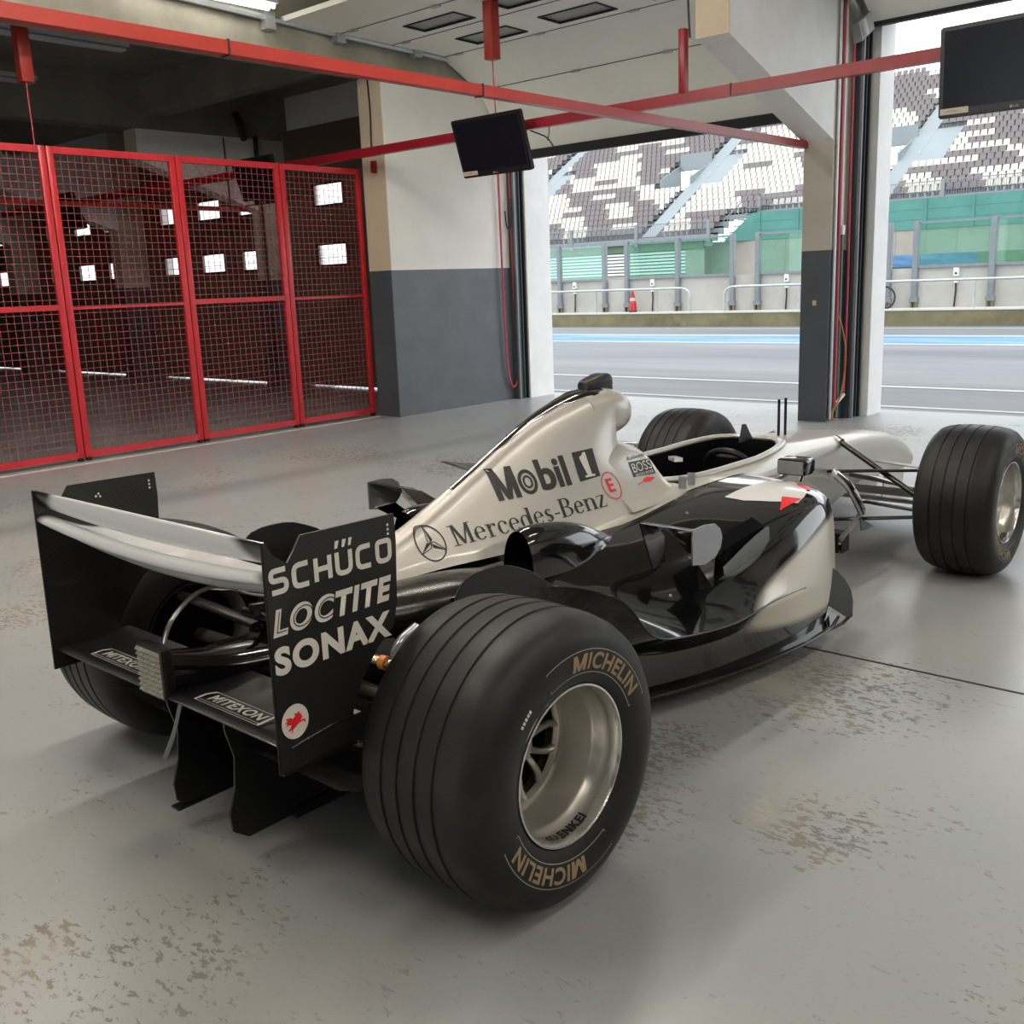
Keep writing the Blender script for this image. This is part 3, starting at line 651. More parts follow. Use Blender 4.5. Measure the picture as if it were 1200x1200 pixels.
# ------------------------------------------------------------------ pit wall: screens, rails, boxes
posts = [-24.7, -22.9, -21.13, -20.35, -18.6, -16.83, -16.0, -14.21, -12.43, -11.65, -9.85, -8.03, -7.36, -5.56, -3.75, -2.97, -1.2]
for i, x in enumerate(posts):
    side = 'left of' if x < -9 else 'right of'
    r = root('screen_post', 'grey steel post of the clear pit wall screens, standing ' + side + ' the centre pillar', 'post', (x, 24.42, 0.4), 'grey screen posts left of the pillar' if x < -9 else 'grey screen posts right of the pillar')
    b = new_bm(); box(b, (x-0.07, 24.36, 0.64), (x+0.07, 24.475, 2.49)); box(b, (x-0.055, 24.352, 0.7), (x+0.055, 24.36, 2.47)); finish('upright', b, M['galv_grey'], r, smooth=0)
    b = new_bm(); box(b, (x-0.10, 24.34, 0.54), (x+0.10, 24.475, 0.66)); finish('base_plate', b, M['galv_grey'], r, smooth=0)
    for s in (-1, 1): b = new_bm(); box(b, (x+s*0.06-0.02, 24.36, 0.40), (x+s*0.06+0.02, 24.46, 0.55)); finish('anchor', b, M['kerb'], r, smooth=0)
for a, b_ in zip(posts, posts[1:]):
    if b_-a < 1: continue
    side = 'left of' if a < -9 else 'right of'
    r = root('barrier_glazing', 'green tinted glazing on the pit wall ' + side + ' the centre pillar', 'screen', ((a+b_)/2, 24.42, 1.4), 'clear pit wall panels left of the pillar' if a < -9 else 'clear pit wall panels right of the pillar')
    g = new_bm(); box(g, (a+0.08, 24.41, 1.42), (b_-0.08, 24.425, 2.42)); finish('pane', g, M['glass_green'], r, smooth=0)
    f = new_bm(); box(f, (a+0.072, 24.40, 2.41), (b_-0.072, 24.44, 2.46)); finish('edge_bar', f, M['galv_grey'], r, smooth=0); f = new_bm(); box(f, (a+0.072, 24.39, 1.36), (b_-0.072, 24.45, 1.42)); finish('edge_bar', f, M['galv_grey'], r, smooth=0)
def pit_rail(xa, xb, label, ends):
    r = root('guard_rail', label, 'rail', ((xa+xb)/2, 23.9, 0.4))
    pts = []
    y = 23.9; z = 1.06
    if ends[0]: pts += [(xa, y, 0.4), (xa, y, 0.7), (xa, y, 0.84), (xa+0.05, y, 0.97), (xa+0.16, y, z-0.02), (xa+0.3, y, z)]
    else: pts += [(xa, y, z)]
    if ends[1]: pts += [(xb-0.3, y, z), (xb-0.16, y, z-0.02), (xb-0.05, y, 0.97), (xb, y, 0.84), (xb, y, 0.7), (xb, y, 0.4)]
    else: pts += [(xb, y, z)]
    b = new_bm(); tube(b, pts, 0.035, 8); finish('top_tube', b, M['galv'], r)
    x = xa+2.2
    while x < xb-0.5:
        b = new_bm(); tube(b, [(x, y, 0.4), (x, y, z-0.02)], 0.028, 8); finish('leg', b, M['galv'], r); x += 2.2
pit_rail(-30, -13.5, 'bent galvanised rail ending beside the red cone on the pit ledge', (False, True))
pit_rail(-12.38, -1.0, 'galvanised rail running behind the centre pillar on the pit ledge', (True, False))
r = root('traffic_cone', 'slim red and cream cone standing on the pit ledge by the rail', 'cone', (-15.62, 24.15, 0.40))
b = new_bm()
def lz(bm, prof, x, y, z, seg=20, mi=0):
    rings = [[bm.verts.new((x+rr*math.cos(2*PI*k/seg), y+rr*math.sin(2*PI*k/seg), z+h)) for k in range(seg)] for h, rr in prof]
    for i in range(len(prof)-1):
        for k in range(seg): bm.faces.new((rings[i][k], rings[i][(k+1) % seg], rings[i+1][(k+1) % seg], rings[i+1][k])).material_index = mi
    bm.faces.new(rings[0][::-1]); bm.faces.new(rings[-1])
lz(b, [(0.03, 0.115), (0.28, 0.105), (0.32, 0.09), (0.50, 0.055), (0.60, 0.028), (0.63, 0.012)], -15.62, 24.15, 0.40)
finish('body', b, M['red'], r)
b = new_bm(); lz(b, [(0.325, 0.091), (0.42, 0.075)], -15.62, 24.15, 0.40); finish('pale_band', b, M['sticker'], r)
b = new_bm(); lz(b, [(0.0, 0.125), (0.04, 0.12)], -15.62, 24.15, 0.40); finish('base', b, M['seal'], r)
for i, (x, lab) in enumerate(((-18.02, 'leftmost of the pit wall socket boxes'), (-15.1, 'pit wall socket box just right of the red cone'), (-10.8, 'pit wall socket box just left of the centre pillar'), (-6.38, 'pit wall socket box right of the centre pillar'))):
    r = root('socket_box', 'small white box with black lead, ' + lab, 'socket box', (x, 24.45, 1.0), 'white socket boxes on the pit wall')
    b = new_bm(); box(b, (x-0.06, 24.40, 1.14), (x+0.06, 24.48, 1.34)); box(b, (x-0.045, 24.41, 0.98), (x+0.045, 24.48, 1.08)); finish('case', b, M['white_plastic'], r, smooth=0)
    b = new_bm(); box(b, (x-0.025, 24.395, 1.18), (x+0.025, 24.402, 1.23)); finish('socket', b, M['cable'], r, smooth=0)
    b = new_bm(); tube(b, [(x, 24.43, 1.0), (x+0.01, 24.43, 0.8), (x-0.02, 24.44, 0.41)], 0.02, 6); finish('lead', b, M['cable'], r)
r = root('wheel_hoop', 'black hoop leaning on the pit ledge beside the pale pillar jamb', 'hoop', (-7.93, 23.95, 0.40))
b = new_bm(); tube(b, [(-7.93+0.27*math.cos(t), 23.95, 0.67+0.27*math.sin(t)) for t in [2*PI*k/32 for k in range(33)]], 0.022, 8, caps=False); finish('ring', b, M['cable'], r)
b = new_bm(); lz(b, [(0, 0.03), (0.06, 0.03)], -7.93, 23.95, 0.64)
for k in range(10):
    t = 2*PI*k/10; tube(b, [(-7.93, 23.95, 0.67), (-7.93+0.26*math.cos(t), 23.95, 0.67+0.26*math.sin(t))], 0.003, 4)
finish('spokes', b, M['galv'], r)

# ------------------------------------------------------------------ grandstand across the track
RD, RR = 0.80, 0.484
rowY = lambda r_: 70.0 + RD*r_
rowZ = lambda r_: 6.02 + RR*r_
XL, XR, XS0, XS1 = -70.0, 24.0, -37.9, -35.6
voms = [(-30.6, -27.4), (-47.6, -44.7), (-65.8, -62.6), (-12.6, -9.5), (5.4, 8.5)]
aisles = [(-27.4, -26.1), (-44.7, -43.4), (-62.6, -61.3), (-9.5, -8.2), (8.5, 9.8)]
VR = (6, 9)
def in_vom(x, r_): return any(a < x < b for a, b in voms) and VR[0] <= r_ <= VR[1]
bm = new_bm()
for r_ in range(-4, 23):
    segs = [(XL, XS0)] if r_ < 0 else [(XL, XR)]
    if VR[0] <= r_ <= VR[1]:
        out = []
        for a, b in segs:
            cur = a
            for va, vb in sorted(voms):
                if va > cur: out.append((cur, va)); cur = vb
            out.append((cur, b))
        segs = out
    for a, b in segs:
        box(bm, (a, rowY(r_), rowZ(r_)-0.12), (b, rowY(r_+1)+0.05, rowZ(r_)))
        box(bm, (a, rowY(r_), rowZ(r_)-RR), (b, rowY(r_)+0.08, rowZ(r_)))
for a, b in voms:                                   # landing box round each gangway mouth
    y0 = rowY(VR[0]); z0 = rowZ(VR[0])-RR; y1 = rowY(VR[1]+1); z1 = rowZ(VR[1]+1)
    for x in (a, b): prism(bm, [(x-0.05, y0, z0), (x-0.05, y1, z0+0.1), (x-0.05, y1, z1), (x-0.05, y0, z0+1.1)], (0.1, 0, 0))
    box(bm, (a, y1-0.05, z1-0.45), (b+0.2, y1+0.06, z1+0.9))
    for k in range(1, 3): box(bm, (a+(b-a)*k/3-0.04, y1, z0-1.0), (a+(b-a)*k/3+0.04, y1+0.08, z1-0.7))
    box(bm, (a, y1, z0+0.55), (b, y1+0.06, z0+0.62))
for k in range(6):                                  # open steps down to the lower block
    box(bm, (XS0+0.38*k, 68.6, 4.1+0.42*k), (XS0+0.38*k+0.42, 70.4, 4.18+0.42*k))
S('grandstand_terrace', bm, M['stand_grey'])
bm = new_bm()
for a, b in aisles:
    for r_ in range(-3, 23):
        if r_ < 0 and b > XS0: continue
        prism(bm, [(a, rowY(r_), rowZ(r_)-0.02), (a, rowY(r_), rowZ(r_)+0.03), (a, rowY(r_+1), rowZ(r_+1)+0.03), (a, rowY(r_+1), rowZ(r_)-0.02)], (b-a, 0, 0))
for a, b in voms:                                   # bare sloping sides right of each gangway
    for r_ in range(VR[0]-1, VR[1]+2): prism(bm, [(b+1.3, rowY(r_), rowZ(r_)-0.02), (b+1.3, rowY(r_), rowZ(r_)+0.02), (b+1.3, rowY(r_+1), rowZ(r_+1)+0.02), (b+1.3, rowY(r_+1), rowZ(r_)-0.02)], (1.95, 0, 0))
S('grandstand_stairs', bm, M['stand_grey'])
bm = new_bm()
for a, b in aisles:
    for r_ in range(3, 22, 2):
        for x in (a+0.02, b-0.02): box(bm, (x-0.06, rowY(r_)-0.03, rowZ(r_)+0.02), (x+0.06, rowY(r_)+0.02, rowZ(r_)+0.16))
S('trim_6_marks', bm, M['line'])
bm = new_bm(); box(bm, (XS1, 68.62, 3.9), (XR, 68.75, 5.85)); 
prism(bm, [(XS1, 68.62, 3.9), (XS1, 68.62, 5.85), (XS0+0.2, 68.3, 4.0), (XS0+0.2, 68.3, 3.9)], (0, 0.1, 0))
for x in range(-35, 24, 3): box(bm, (x-0.08, 68.55, 3.9), (x+0.08, 68.63, 5.85))
for z in (4.55, 5.2): box(bm, (XS1, 68.6, z-0.02), (XR, 68.63, z+0.02))
S('wall_stand_green', bm, M['green_wall'])
bm = new_bm(); box(bm, (-39.8, 68.7, 0), (XR, 68.9, 3.92))
for x in range(-39, 24, 2): box(bm, (x-0.04, 68.66, 0.9), (x+0.04, 68.71, 3.92))
S('wall_stand_concrete', bm, M['stand_conc'])
bm = new_bm(); box(bm, (-28.0, 68.4, 1.5), (-19.5, 68.66, 2.28)); S('trim_10', bm, M['blue'])
bm = new_bm(); box(bm, (-19.5, 68.4, 1.5), (XR, 68.66, 2.28)); S('trim_11', bm, M['green_dark'])
bm = new_bm(); box(bm, (XL-6, 67.0, 0.9), (-40.2, 67.1, 3.45))
for k in range(7): box(bm, (XL-6, 66.82, 1.72+0.25*k), (-40.2, 66.95, 1.88+0.25*k))
S('wall_stand_louvres', bm, M['white_plastic'])
bm = new_bm(); box(bm, (XL-6, 66.96, 1.6), (-40.2, 66.99, 3.45)); S('trim_14', bm, M['track'])
bm = new_bm(); box(bm, (XL-6, 66.7, 3.45), (-38.6, 67.0, 4.0)); S('trim_12', bm, M['green_dark'])
bm = new_bm(); box(bm, (XL-6, 66.6, 4.0), (-38.0, 67.1, 4.45)); S('trim_13', bm, M['stand_conc'])
bm = new_bm(); box(bm, (-40.2, 66.8, 0), (-38.6, 67.0, 3.45)); box(bm, (XL-6, 66.8, 0), (-40.2, 67.0, 1.65)); S('wall_stand_low', bm, M['stand_conc'])
def railing(xa, xb, y, z, label):
    r = root('stand_railing', label, 'railing', ((xa+xb)/2, y, z))
    b = new_bm(); n = int((xb-xa)/0.16)
    for i in range(n+1): x = xa+(xb-xa)*i/n; box(b, (x-0.014, y-0.012, z), (x+0.014, y+0.012, z+0.95))
    finish('balusters', b, M['galv_grey'], r, smooth=0)
    b = new_bm(); box(b, (xa, y-0.03, z+0.95), (xb, y+0.03, z+1.01)); box(b, (xa, y-0.1, z-0.42), (xb, y+0.25, z+0.03)); finish('rail', b, M['galv_grey'], r, smooth=0)
    n = max(2, int((xb-xa)/6)); 
    for i in range(n+1):
        x = xa+(xb-xa)*i/n; b = new_bm(); box(b, (x-0.13, y-0.16, z-0.6), (x+0.13, y-0.02, z+1.06)); finish('post', b, M['galv_grey'], r, smooth=0)
railing(XS1, XR, 69.75, 6.0, 'grey barred railing along the raised right part of the grandstand')
railing(XL, XS0-0.1, 66.5, 4.45, 'grey barred railing along the lower left part of the grandstand')
r = root('stair_railing', 'sloping grey railing of the steps at the grandstand', 'railing', (-36.8, 68.5, 4.2))
b = new_bm()
for k in range(8): x = XS0+0.31*k; box(b, (x-0.02, 68.48, 4.15+0.25*k), (x+0.02, 68.52, 5.5+0.25*k))
bar(b, (XS0, 68.5, 5.5), (XS1, 68.5, 7.3), 0.06); finish('bars', b, M['galv_grey'], r, smooth=0)

def seat_geo(bm, x, y, z):
    w, t = 0.215, 0.03
    def q(p): return [bm.verts.new((x+a, y+b, z+c)) for a, b, c in p]
    # back shell, then pan
    for p in ([(-w, 0.40, 0.36), (w, 0.40, 0.36), (w*0.92, 0.50, 0.80), (-w*0.92, 0.50, 0.80)], [(-w, 0.02, 0.40), (w, 0.02, 0.40), (w, 0.42, 0.36), (-w, 0.42, 0.36)]):
        a = q(p); up = Vector((0, 0.035, 0.0)) if p[0][1] > 0.3 else Vector((0, 0, -0.05))
        b = [bm.verts.new(v.co+up) for v in a]
        bm.faces.new(a); bm.faces.new(b[::-1])
        for i in range(4): bm.faces.new((a[i], b[i], b[(i+1) % 4], a[(i+1) % 4]))
    a = q([(-0.05, 0.2, 0.0), (0.05, 0.2, 0.0), (0.05, 0.3, 0.0), (-0.05, 0.3, 0.0)]); b = q([(-0.05, 0.2, 0.36), (0.05, 0.2, 0.36), (0.05, 0.3, 0.36), (-0.05, 0.3, 0.36)])
    for i in range(4): bm.faces.new((a[i], a[(i+1) % 4], b[(i+1) % 4], b[i]))
flip = {}
def white(c, r_):
    # blocky checker of six seats by four rows, stepped and broken up
    s = (r_ // 3)
    cc = c + (0, 1, 3)[r_ % 3] + (0, 2, 5, 3, 1)[s % 5]
    k = (cc // 5, s)
    if k not in flip: flip[k] = random.random()
    v = (cc // 5 + s) % 2 == 0
    if flip[k] > 0.74: v = not v
    if flip[k] < 0.12: v = r_ % 2 == 0
    return v
cells = []
for r_ in range(-3, 23):
    x = XL+0.3; c = 0
    while x < XR-0.2:
        ok = not any(a-0.25 < x < b+0.25 for a, b in aisles) and not (r_ < 0 and x > XS0-0.4)
        if any(a-0.2 < x < b+3.2 for a, b in voms) and VR[0]-1 <= r_ <= VR[1]+1: ok = False
        if ok:
            p = Vector((x, rowY(r_)+0.25, rowZ(r_)+0.5)) - CAM_POS
            d = p.dot(FW); u = 600+FPX*p.dot(RT)/d; v = 600-FPX*p.dot(UP)/d
            vis = (648 < u < 936 or 1050 < u < 1198) and v > 60
            if u < 940 and v < 182-(u-620)*0.152: vis = False
            if 1102 < u and v < 134: vis = False
            cells.append((0 if vis else 1, p.length, x, r_, c, u))
        x += 0.5; c += 1
cells.sort()
protos = {}
for wv, key in ((True, 'seat_white'), (False, 'seat_dark')):
    b = new_bm(); seat_geo(b, 0, 0, 0); me = bpy.data.meshes.new('stadium_seat'); b.normal_update(); b.to_mesh(me); b.free(); me.materials.append(M[key]); protos[wv] = me
rest = {True: new_bm(), False: new_bm()}
for i, (vz, d, x, r_, c, u) in enumerate(cells):
    wv = white(c, r_)
    if i < 300:
        o = bpy.data.objects.new('stadium_seat', protos[wv]); C.objects.link(o); o.location = (x, rowY(r_), rowZ(r_))
        side = 'right' if u > 990 else 'left'
        col = 'cream white' if wv else 'dark brown'
        lvl = 'in the lowest rows' if r_ < 4 else ('in the middle rows' if r_ < 12 else 'in the upper rows')
        o['label'] = col + ' grandstand seat ' + lvl + ', ' + side + ' of the pillar'
        o['category'] = 'stadium seat'; o['group'] = col + ' grandstand seats ' + lvl + ' ' + side + ' of the pillar'
    else: seat_geo(rest[wv], x, rowY(r_), rowZ(r_))
for wv, b in rest.items():
    o = finish('stadium_seats_rest', b, M['seat_white' if wv else 'seat_dark'], smooth=0, kind='stuff')
    o['label'] = ('cream white' if wv else 'dark brown') + ' plastic seats filling the farther rows of the grandstand'; o['category'] = 'stadium seats'

# ------------------------------------------------------------------ the racing car (rear axle at y = 0, nose towards +y)
car = root('racing_car', 'silver and black open wheel racing car parked on the painted garage floor', 'racing car', (0, 1.5, 0))
def part(name, bm, m, parent=None, smooth=40, label=None):
    o = finish(name, bm, M[m] if isinstance(m, str) else [M[k] for k in m], parent or car, smooth=smooth)
    if label: o['label'] = label
    return o
WB = 3.081
# ---- engine cover
EC = [
 (0.02, [(0,.572),(.012,.571),(.024,.565),(.034,.555),(.042,.542),(.048,.528),(.053,.515)]),
 (0.32, [(0,.648),(.018,.646),(.036,.638),(.052,.620),(.066,.598),(.080,.572),(.092,.546)]),
 (0.61, [(0,.768),(.016,.765),(.038,.750),(.068,.704),(.098,.650),(.126,.600),(.152,.550)]),
 (0.90, [(0,.897),(.020,.892),(.050,.868),(.090,.790),(.127,.706),(.164,.620),(.198,.550)]),
 (1.10, [(0,.958),(.030,.952),(.068,.920),(.106,.832),(.140,.740),(.186,.642),(.240,.556)]),
 (1.20, [(0,.978),(.045,.968),(.088,.930),(.108,.850),(.134,.748),(.192,.650),(.250,.572)]),
 (1.26, [(0,.981),(.050,.970),(.098,.925),(.104,.855),(.118,.752),(.190,.655),(.258,.585)]),
]
bm = new_bm(); loft(bm, EC, ny=6, nr=4, cap0=True, cap1=True)
# intake snorkel running forward of the roll hoop
AB = []
for Y, hw, zt, zb in ((1.16, .090, .966, .80), (1.25, .102, .979, .800), (1.31, .106, .974, .808), (1.352, .101, .962, .820), (1.372, .091, .948, .834)):
    cz, hh = (zt+zb)/2, (zt-zb)/2
    AB.append((Y, [(hw*abs(math.sin(t))**0.8, cz+hh*math.copysign(abs(math.cos(t))**0.8, math.cos(t))) for t in [PI*k/12 for k in range(13)]]))
loft(bm, AB, ny=4, nr=2, cap0=True, cap1=False)
cover = part('engine_cover', bm, 'silver', smooth=50)
bm = new_bm()
rows = [[Vector((s*.090*k*math.sin(t), 1.370-d, .890+.056*k*math.cos(t))) for t in [2*PI*i/28 for i in range(28)]] for k, d, s in ((1.0, 0, 1), (.93, .01, 1), (.9, .12, 1), (.2, .13, 1))]
skin_rows(bm, rows, True, False, True); part('air_intake_mouth', bm, 'dark', cover)
def ec_at(Y):
    rows = [(Y0, r) for Y0, r in EC]
    P = catmull([[Vector((x, y, z)) for x, z in r] for y, r in rows], 40)
    r = min(P, key=lambda q: abs(q[0].y-Y)); return r
bm = new_bm(); rows = []
for k in range(25):
    Y = 0.55 + k*0.73/24; r = ec_at(Y); wk = min(1, max(0.25, (Y-0.5)*1.4))
    half = spline([r[0], r[1], r[2]], 4)
    half = half[:2+int(5*wk)]
    half = [p+Vector((0.002 if p.x > 0 else 0, 0, 0.003)) for p in half]
    while len(half) < 8: half.append(half[-1]+Vector((0.0004, 0, -0.0006)))
    half = half[:8]
    rows.append([Vector((-p.x, p.y, p.z)) for p in half[::-1]] + half[1:])
fs = skin_rows(bm, rows); bmesh.ops.recalc_face_normals(bm, faces=fs)
part('spine_stripe', bm, 'black', cover, label='black stripe along the top ridge')
bm = new_bm(); rows = []
for Y, hw, z0, z1 in ((1.215, .022, .972, .998), (1.225, .028, .972, 1.004), (1.27, .034, .972, 1.014), (1.315, .036, .970, 1.022), (1.338, .034, .964, 1.018), (1.346, .030, .964, 1.008)):
    rows.append((Y, [(0, z1), (hw*.7, z1), (hw, z1-.012), (hw, z0+.01), (hw*.95, z0-.01), (0, z0-.012)]))
loft(bm, rows, ny=4, nr=2); part('camera_pod', bm, 'black_satin', cover, label='black camera housing on top of the intake')
# ---- headrest behind the cockpit opening
HR = [
 (1.15, [(0,.79),(.08,.785),(.13,.755),(.155,.70),(.19,.64),(.25,.585)]),
 (1.24, [(0,.802),(.085,.797),(.135,.765),(.160,.705),(.195,.64),(.258,.59)]),
 (1.33, [(0,.790),(.085,.780),(.135,.752),(.162,.700),(.20,.64),(.262,.595)]),
 (1.40, [(0,.752),(.085,.748),(.142,.722),(.172,.685),(.205,.637),(.266,.600)]),
 (1.445, [(0,.650),(.085,.648),(.145,.645),(.178,.640),(.21,.622),(.268,.602)]),
]
bm = new_bm(); loft(bm, HR, ny=5, nr=4); headrest = part('headrest', bm, 'silver', smooth=50)
# ---- survival cell and nose
NS = [
 (0.95, [(0,.57),(.12,.568),(.21,.555),(.262,.52),(.27,.42),(.25,.2),(.2,.09),(0,.08)]),
 (1.30, [(0,.62),(.14,.618),(.235,.606),(.290,.555),(.29,.42),(.26,.2),(.2,.09),(0,.08)]),
 (1.50, [(0,.625),(.15,.624),(.245,.618),(.300,.562),(.295,.42),(.26,.2),(.2,.09),(0,.08)]),
 (2.00, [(0,.628),(.15,.627),(.235,.618),(.282,.560),(.28,.42),(.25,.2),(.19,.09),(0,.08)]),
 (2.30, [(0,.652),(.13,.648),(.205,.628),(.25,.560),(.25,.42),(.23,.22),(.17,.12),(0,.11)]),
 (2.67, [(0,.620),(.11,.617),(.178,.602),(.212,.545),(.21,.43),(.20,.28),(.14,.20),(0,.19)]),
 (3.00, [(0,.590),(.10,.588),(.160,.576),(.188,.525),(.185,.43),(.17,.32),(.12,.26),(0,.25)]),
 (3.30, [(0,.563),(.09,.561),(.142,.550),(.166,.505),(.163,.43),(.15,.35),(.10,.30),(0,.29)]),
 (3.66, [(0,.515),(.075,.512),(.118,.500),(.138,.462),(.135,.40),(.12,.33),(.08,.29),(0,.28)]),
 (3.92, [(0,.440),(.065,.437),(.100,.425),(.116,.392),(.112,.35),(.10,.30),(.07,.27),(0,.26)]),
 (4.10, [(0,.355),(.055,.352),(.082,.342),(.094,.318),(.09,.295),(.08,.27),(.05,.255),(0,.25)]),
 (4.20, [(0,.290),(.03,.289),(.046,.285),(.052,.276),(.05,.268),(.044,.26),(.03,.256),(0,.255)]),
]
bm = new_bm(); loft(bm, NS, ny=6, nr=4)
# cut the cockpit opening through the top skin
def in_cockpit(p):
    if p.z < 0.5: return False
    if not 1.47 < p.y < 2.46: return False
    hw = 0.215 if p.y < 2.05 else 0.215*math.sqrt(max(0, 1-((p.y-2.05)/0.41)**2))
    return abs(p.x) < hw
for i in range(2):
    es = [e for e in bm.edges if any(1.4 < v.co.y < 2.55 and v.co.z > .5 for v in e.verts)]
    bmesh.ops.subdivide_edges(bm, edges=es, cuts=1, use_grid_fill=True)
kill = [f for f in bm.faces if in_cockpit(f.calc_center_median())]
bmesh.ops.delete(bm, geom=kill, context='FACES')
cell = part('survival_cell', bm, 'silver', smooth=50, label='silver cockpit sides and nose')
# cockpit lining with padded rim
rim = [(0.212*math.copysign(abs(math.cos(t))**0.55, math.cos(t)), 1.96+0.49*math.copysign(abs(math.sin(t))**(0.9 if math.sin(t) > 0 else 0.5), math.sin(t))) for t in [2*PI*k/40 for k in range(40)]]
bm = new_bm()
def rimz(y): return 0.630 if y < 2.05 else 0.630+0.014*min(1, (y-2.05)/.3)
rows = [[Vector((x*k, 1.96+(y-1.96)*k, rimz(y)-d)) for x, y in rim] for k, d in ((1.0, .010), (.985, .012), (.96, .05), (.9, .30), (.5, .42), (.1, .43))]
skin_rows(bm, rows, True, False, True); part('cockpit_lining', bm, 'dark', smooth=60, label='dark open cockpit')
bm = new_bm()
tube(bm, [(0.11*math.cos(t), 2.22-0.03*math.sin(t), .545+0.075*math.sin(t)) for t in [2*PI*k/24 for k in range(25)]], .014, 8, caps=False)
obox(bm, (0, 2.225, .545), (.085, 0, 0), (0, .012, .004), (0, -.02, .05))
sw = part('steering_wheel', bm, 'black_satin')
bm = new_bm()
for x, z in ((-.06, .57), (-.03, .58), (.03, .58), (.06, .57), (-.05, .52), (.05, .52)): obox(bm, (x, 2.208, z), (.007, 0, 0), (0, .004, 0), (0, 0, .007))
part('knobs', bm, 'steel', sw, smooth=0)
bm = new_bm(); P = [Vector((x*1.04, 1.96+(y-1.96)*1.02, rimz(y)-.004)) for x, y in rim]; P.append(P[0].copy())
tube(bm, P, 1.0, 10, flat=(.018, .012, (0, 0, 1)), caps=False); part('cockpit_rim', bm, 'silver', smooth=60)
bm = new_bm(); bar(bm, (.19, 1.52, .70), (.10, 1.62, .685), .03, .014); part('belt_guide', bm, 'white_body', headrest, smooth=0)
for x, y in ((0, 2.665), (0.0, 2.73)):
    bm = new_bm(); tube(bm, [(x, y, .60), (x, y, .785)], .0065, 8); part('antenna', bm, 'black_satin')
bm = new_bm(); prism(bm, [(0, 2.30, .64), (0, 2.40, .645), (0, 2.34, .715), (0, 2.325, .715)], (.012, 0, 0)); part('pitot_fin', bm, 'black_satin', smooth=0)
# ---- mirrors
for s in (1, -1):
    bm = new_bm(); box(bm, (s*.345, 1.965, .588), (s*.465, 2.055, .652), bevel=.012); mi = part('mirror', bm, 'black')
    bm = new_bm(); box(bm, (s*.355, 1.958, .596), (s*.455, 1.966, .644)); part('mirror_glass', bm, 'mirror', mi, smooth=0)
    bm = new_bm(); tube(bm, [(s*.375, 2.02, .592), (s*.33, 2.03, .565), (s*.27, 2.04, .55)], .010, 8); tube(bm, [(s*.43, 2.02, .592), (s*.42, 2.02, .56)], .009, 8); part('mirror_stalk', bm, 'chrome', mi)

# ---- sidepods (right one shown; left mirrored)
SP = [
 (1.905, [(.20,.600),(.36,.585),(.48,.572),(.565,.545),(.600,.49),(.612,.40),(.618,.28),(.612,.17),(.600,.085),(.2,.07)]),
 (1.80,  [(.21,.612),(.36,.598),(.49,.582),(.580,.548),(.618,.49),(.634,.40),(.640,.28),(.634,.17),(.620,.085),(.2,.07)]),
 (1.60,  [(.23,.620),(.35,.606),(.47,.580),(.565,.535),(.616,.46),(.640,.37),(.650,.28),(.636,.18),(.625,.085),(.2,.07)]),
 (1.38,  [(.24,.600),(.33,.588),(.43,.558),(.520,.510),(.580,.44),(.615,.36),(.650,.292),(.620,.20),(.600,.085),(.2,.07)]),
 (1.12,  [(.235,.566),(.30,.556),(.38,.525),(.455,.475),(.520,.405),(.570,.345),(.645,.285),(.575,.20),(.545,.085),(.2,.07)]),
 (.86,   [(.20,.548),(.26,.540),(.33,.512),(.395,.468),(.450,.412),(.510,.365),(.622,.312),(.505,.22),(.455,.085),(.18,.07)]),
 (.70,  [(.180,.541),(.235,.533),(.295,.510),(.350,.478),(.410,.438),(.475,.405),(.622,.362),(.44,.25),(.385,.09),(.16,.07)]),
 (.61,  [(.170,.538),(.22,.531),(.27,.512),(.320,.490),(.380,.465),(.450,.455),(.602,.470),(.41,.28),(.355,.10),(.15,.075)]),
 (.55,  [(.160,.537),(.21,.531),(.25,.516),(.295,.498),(.345,.484),(.410,.488),(.565,.512),(.39,.31),(.335,.105),(.145,.08)]),
 (.48,  [(.150,.535),(.20,.530),(.24,.518),(.28,.507),(.325,.500),(.385,.512),(.490,.535),(.365,.35),(.315,.12),(.14,.08)]),
 (.36,  [(.130,.532),(.17,.530),(.21,.522),(.25,.516),(.29,.516),(.34,.530),(.420,.548),(.325,.42),(.28,.14),(.12,.10)]),
 (.24,  [(.110,.528),(.14,.527),(.17,.520),(.20,.518),(.23,.520),(.28,.530),(.360,.540),(.275,.50),(.24,.17),(.11,.14)]),
]
def sidepod(s):
    bm = new_bm(); rows = []
    for Y, ring in SP:
        top = spline([Vector((s*x, Y, z)) for x, z in ring[:7]], 4)
        low = spline([Vector((s*x, Y, z)) for x, z in ring[6:9]], 3)
        rows.append(top + low[1:] + [Vector((s*ring[9][0], Y, ring[9][1]))])
    rows = catmull(rows, 6); fs = skin_rows(bm, rows, True, True, True); bmesh.ops.recalc_face_normals(bm, faces=fs)
    tree = BVHTree.FromBMesh(bm)
    o = part('sidepod', bm, 'pod', smooth=55)
    return o, tree
pods = {}
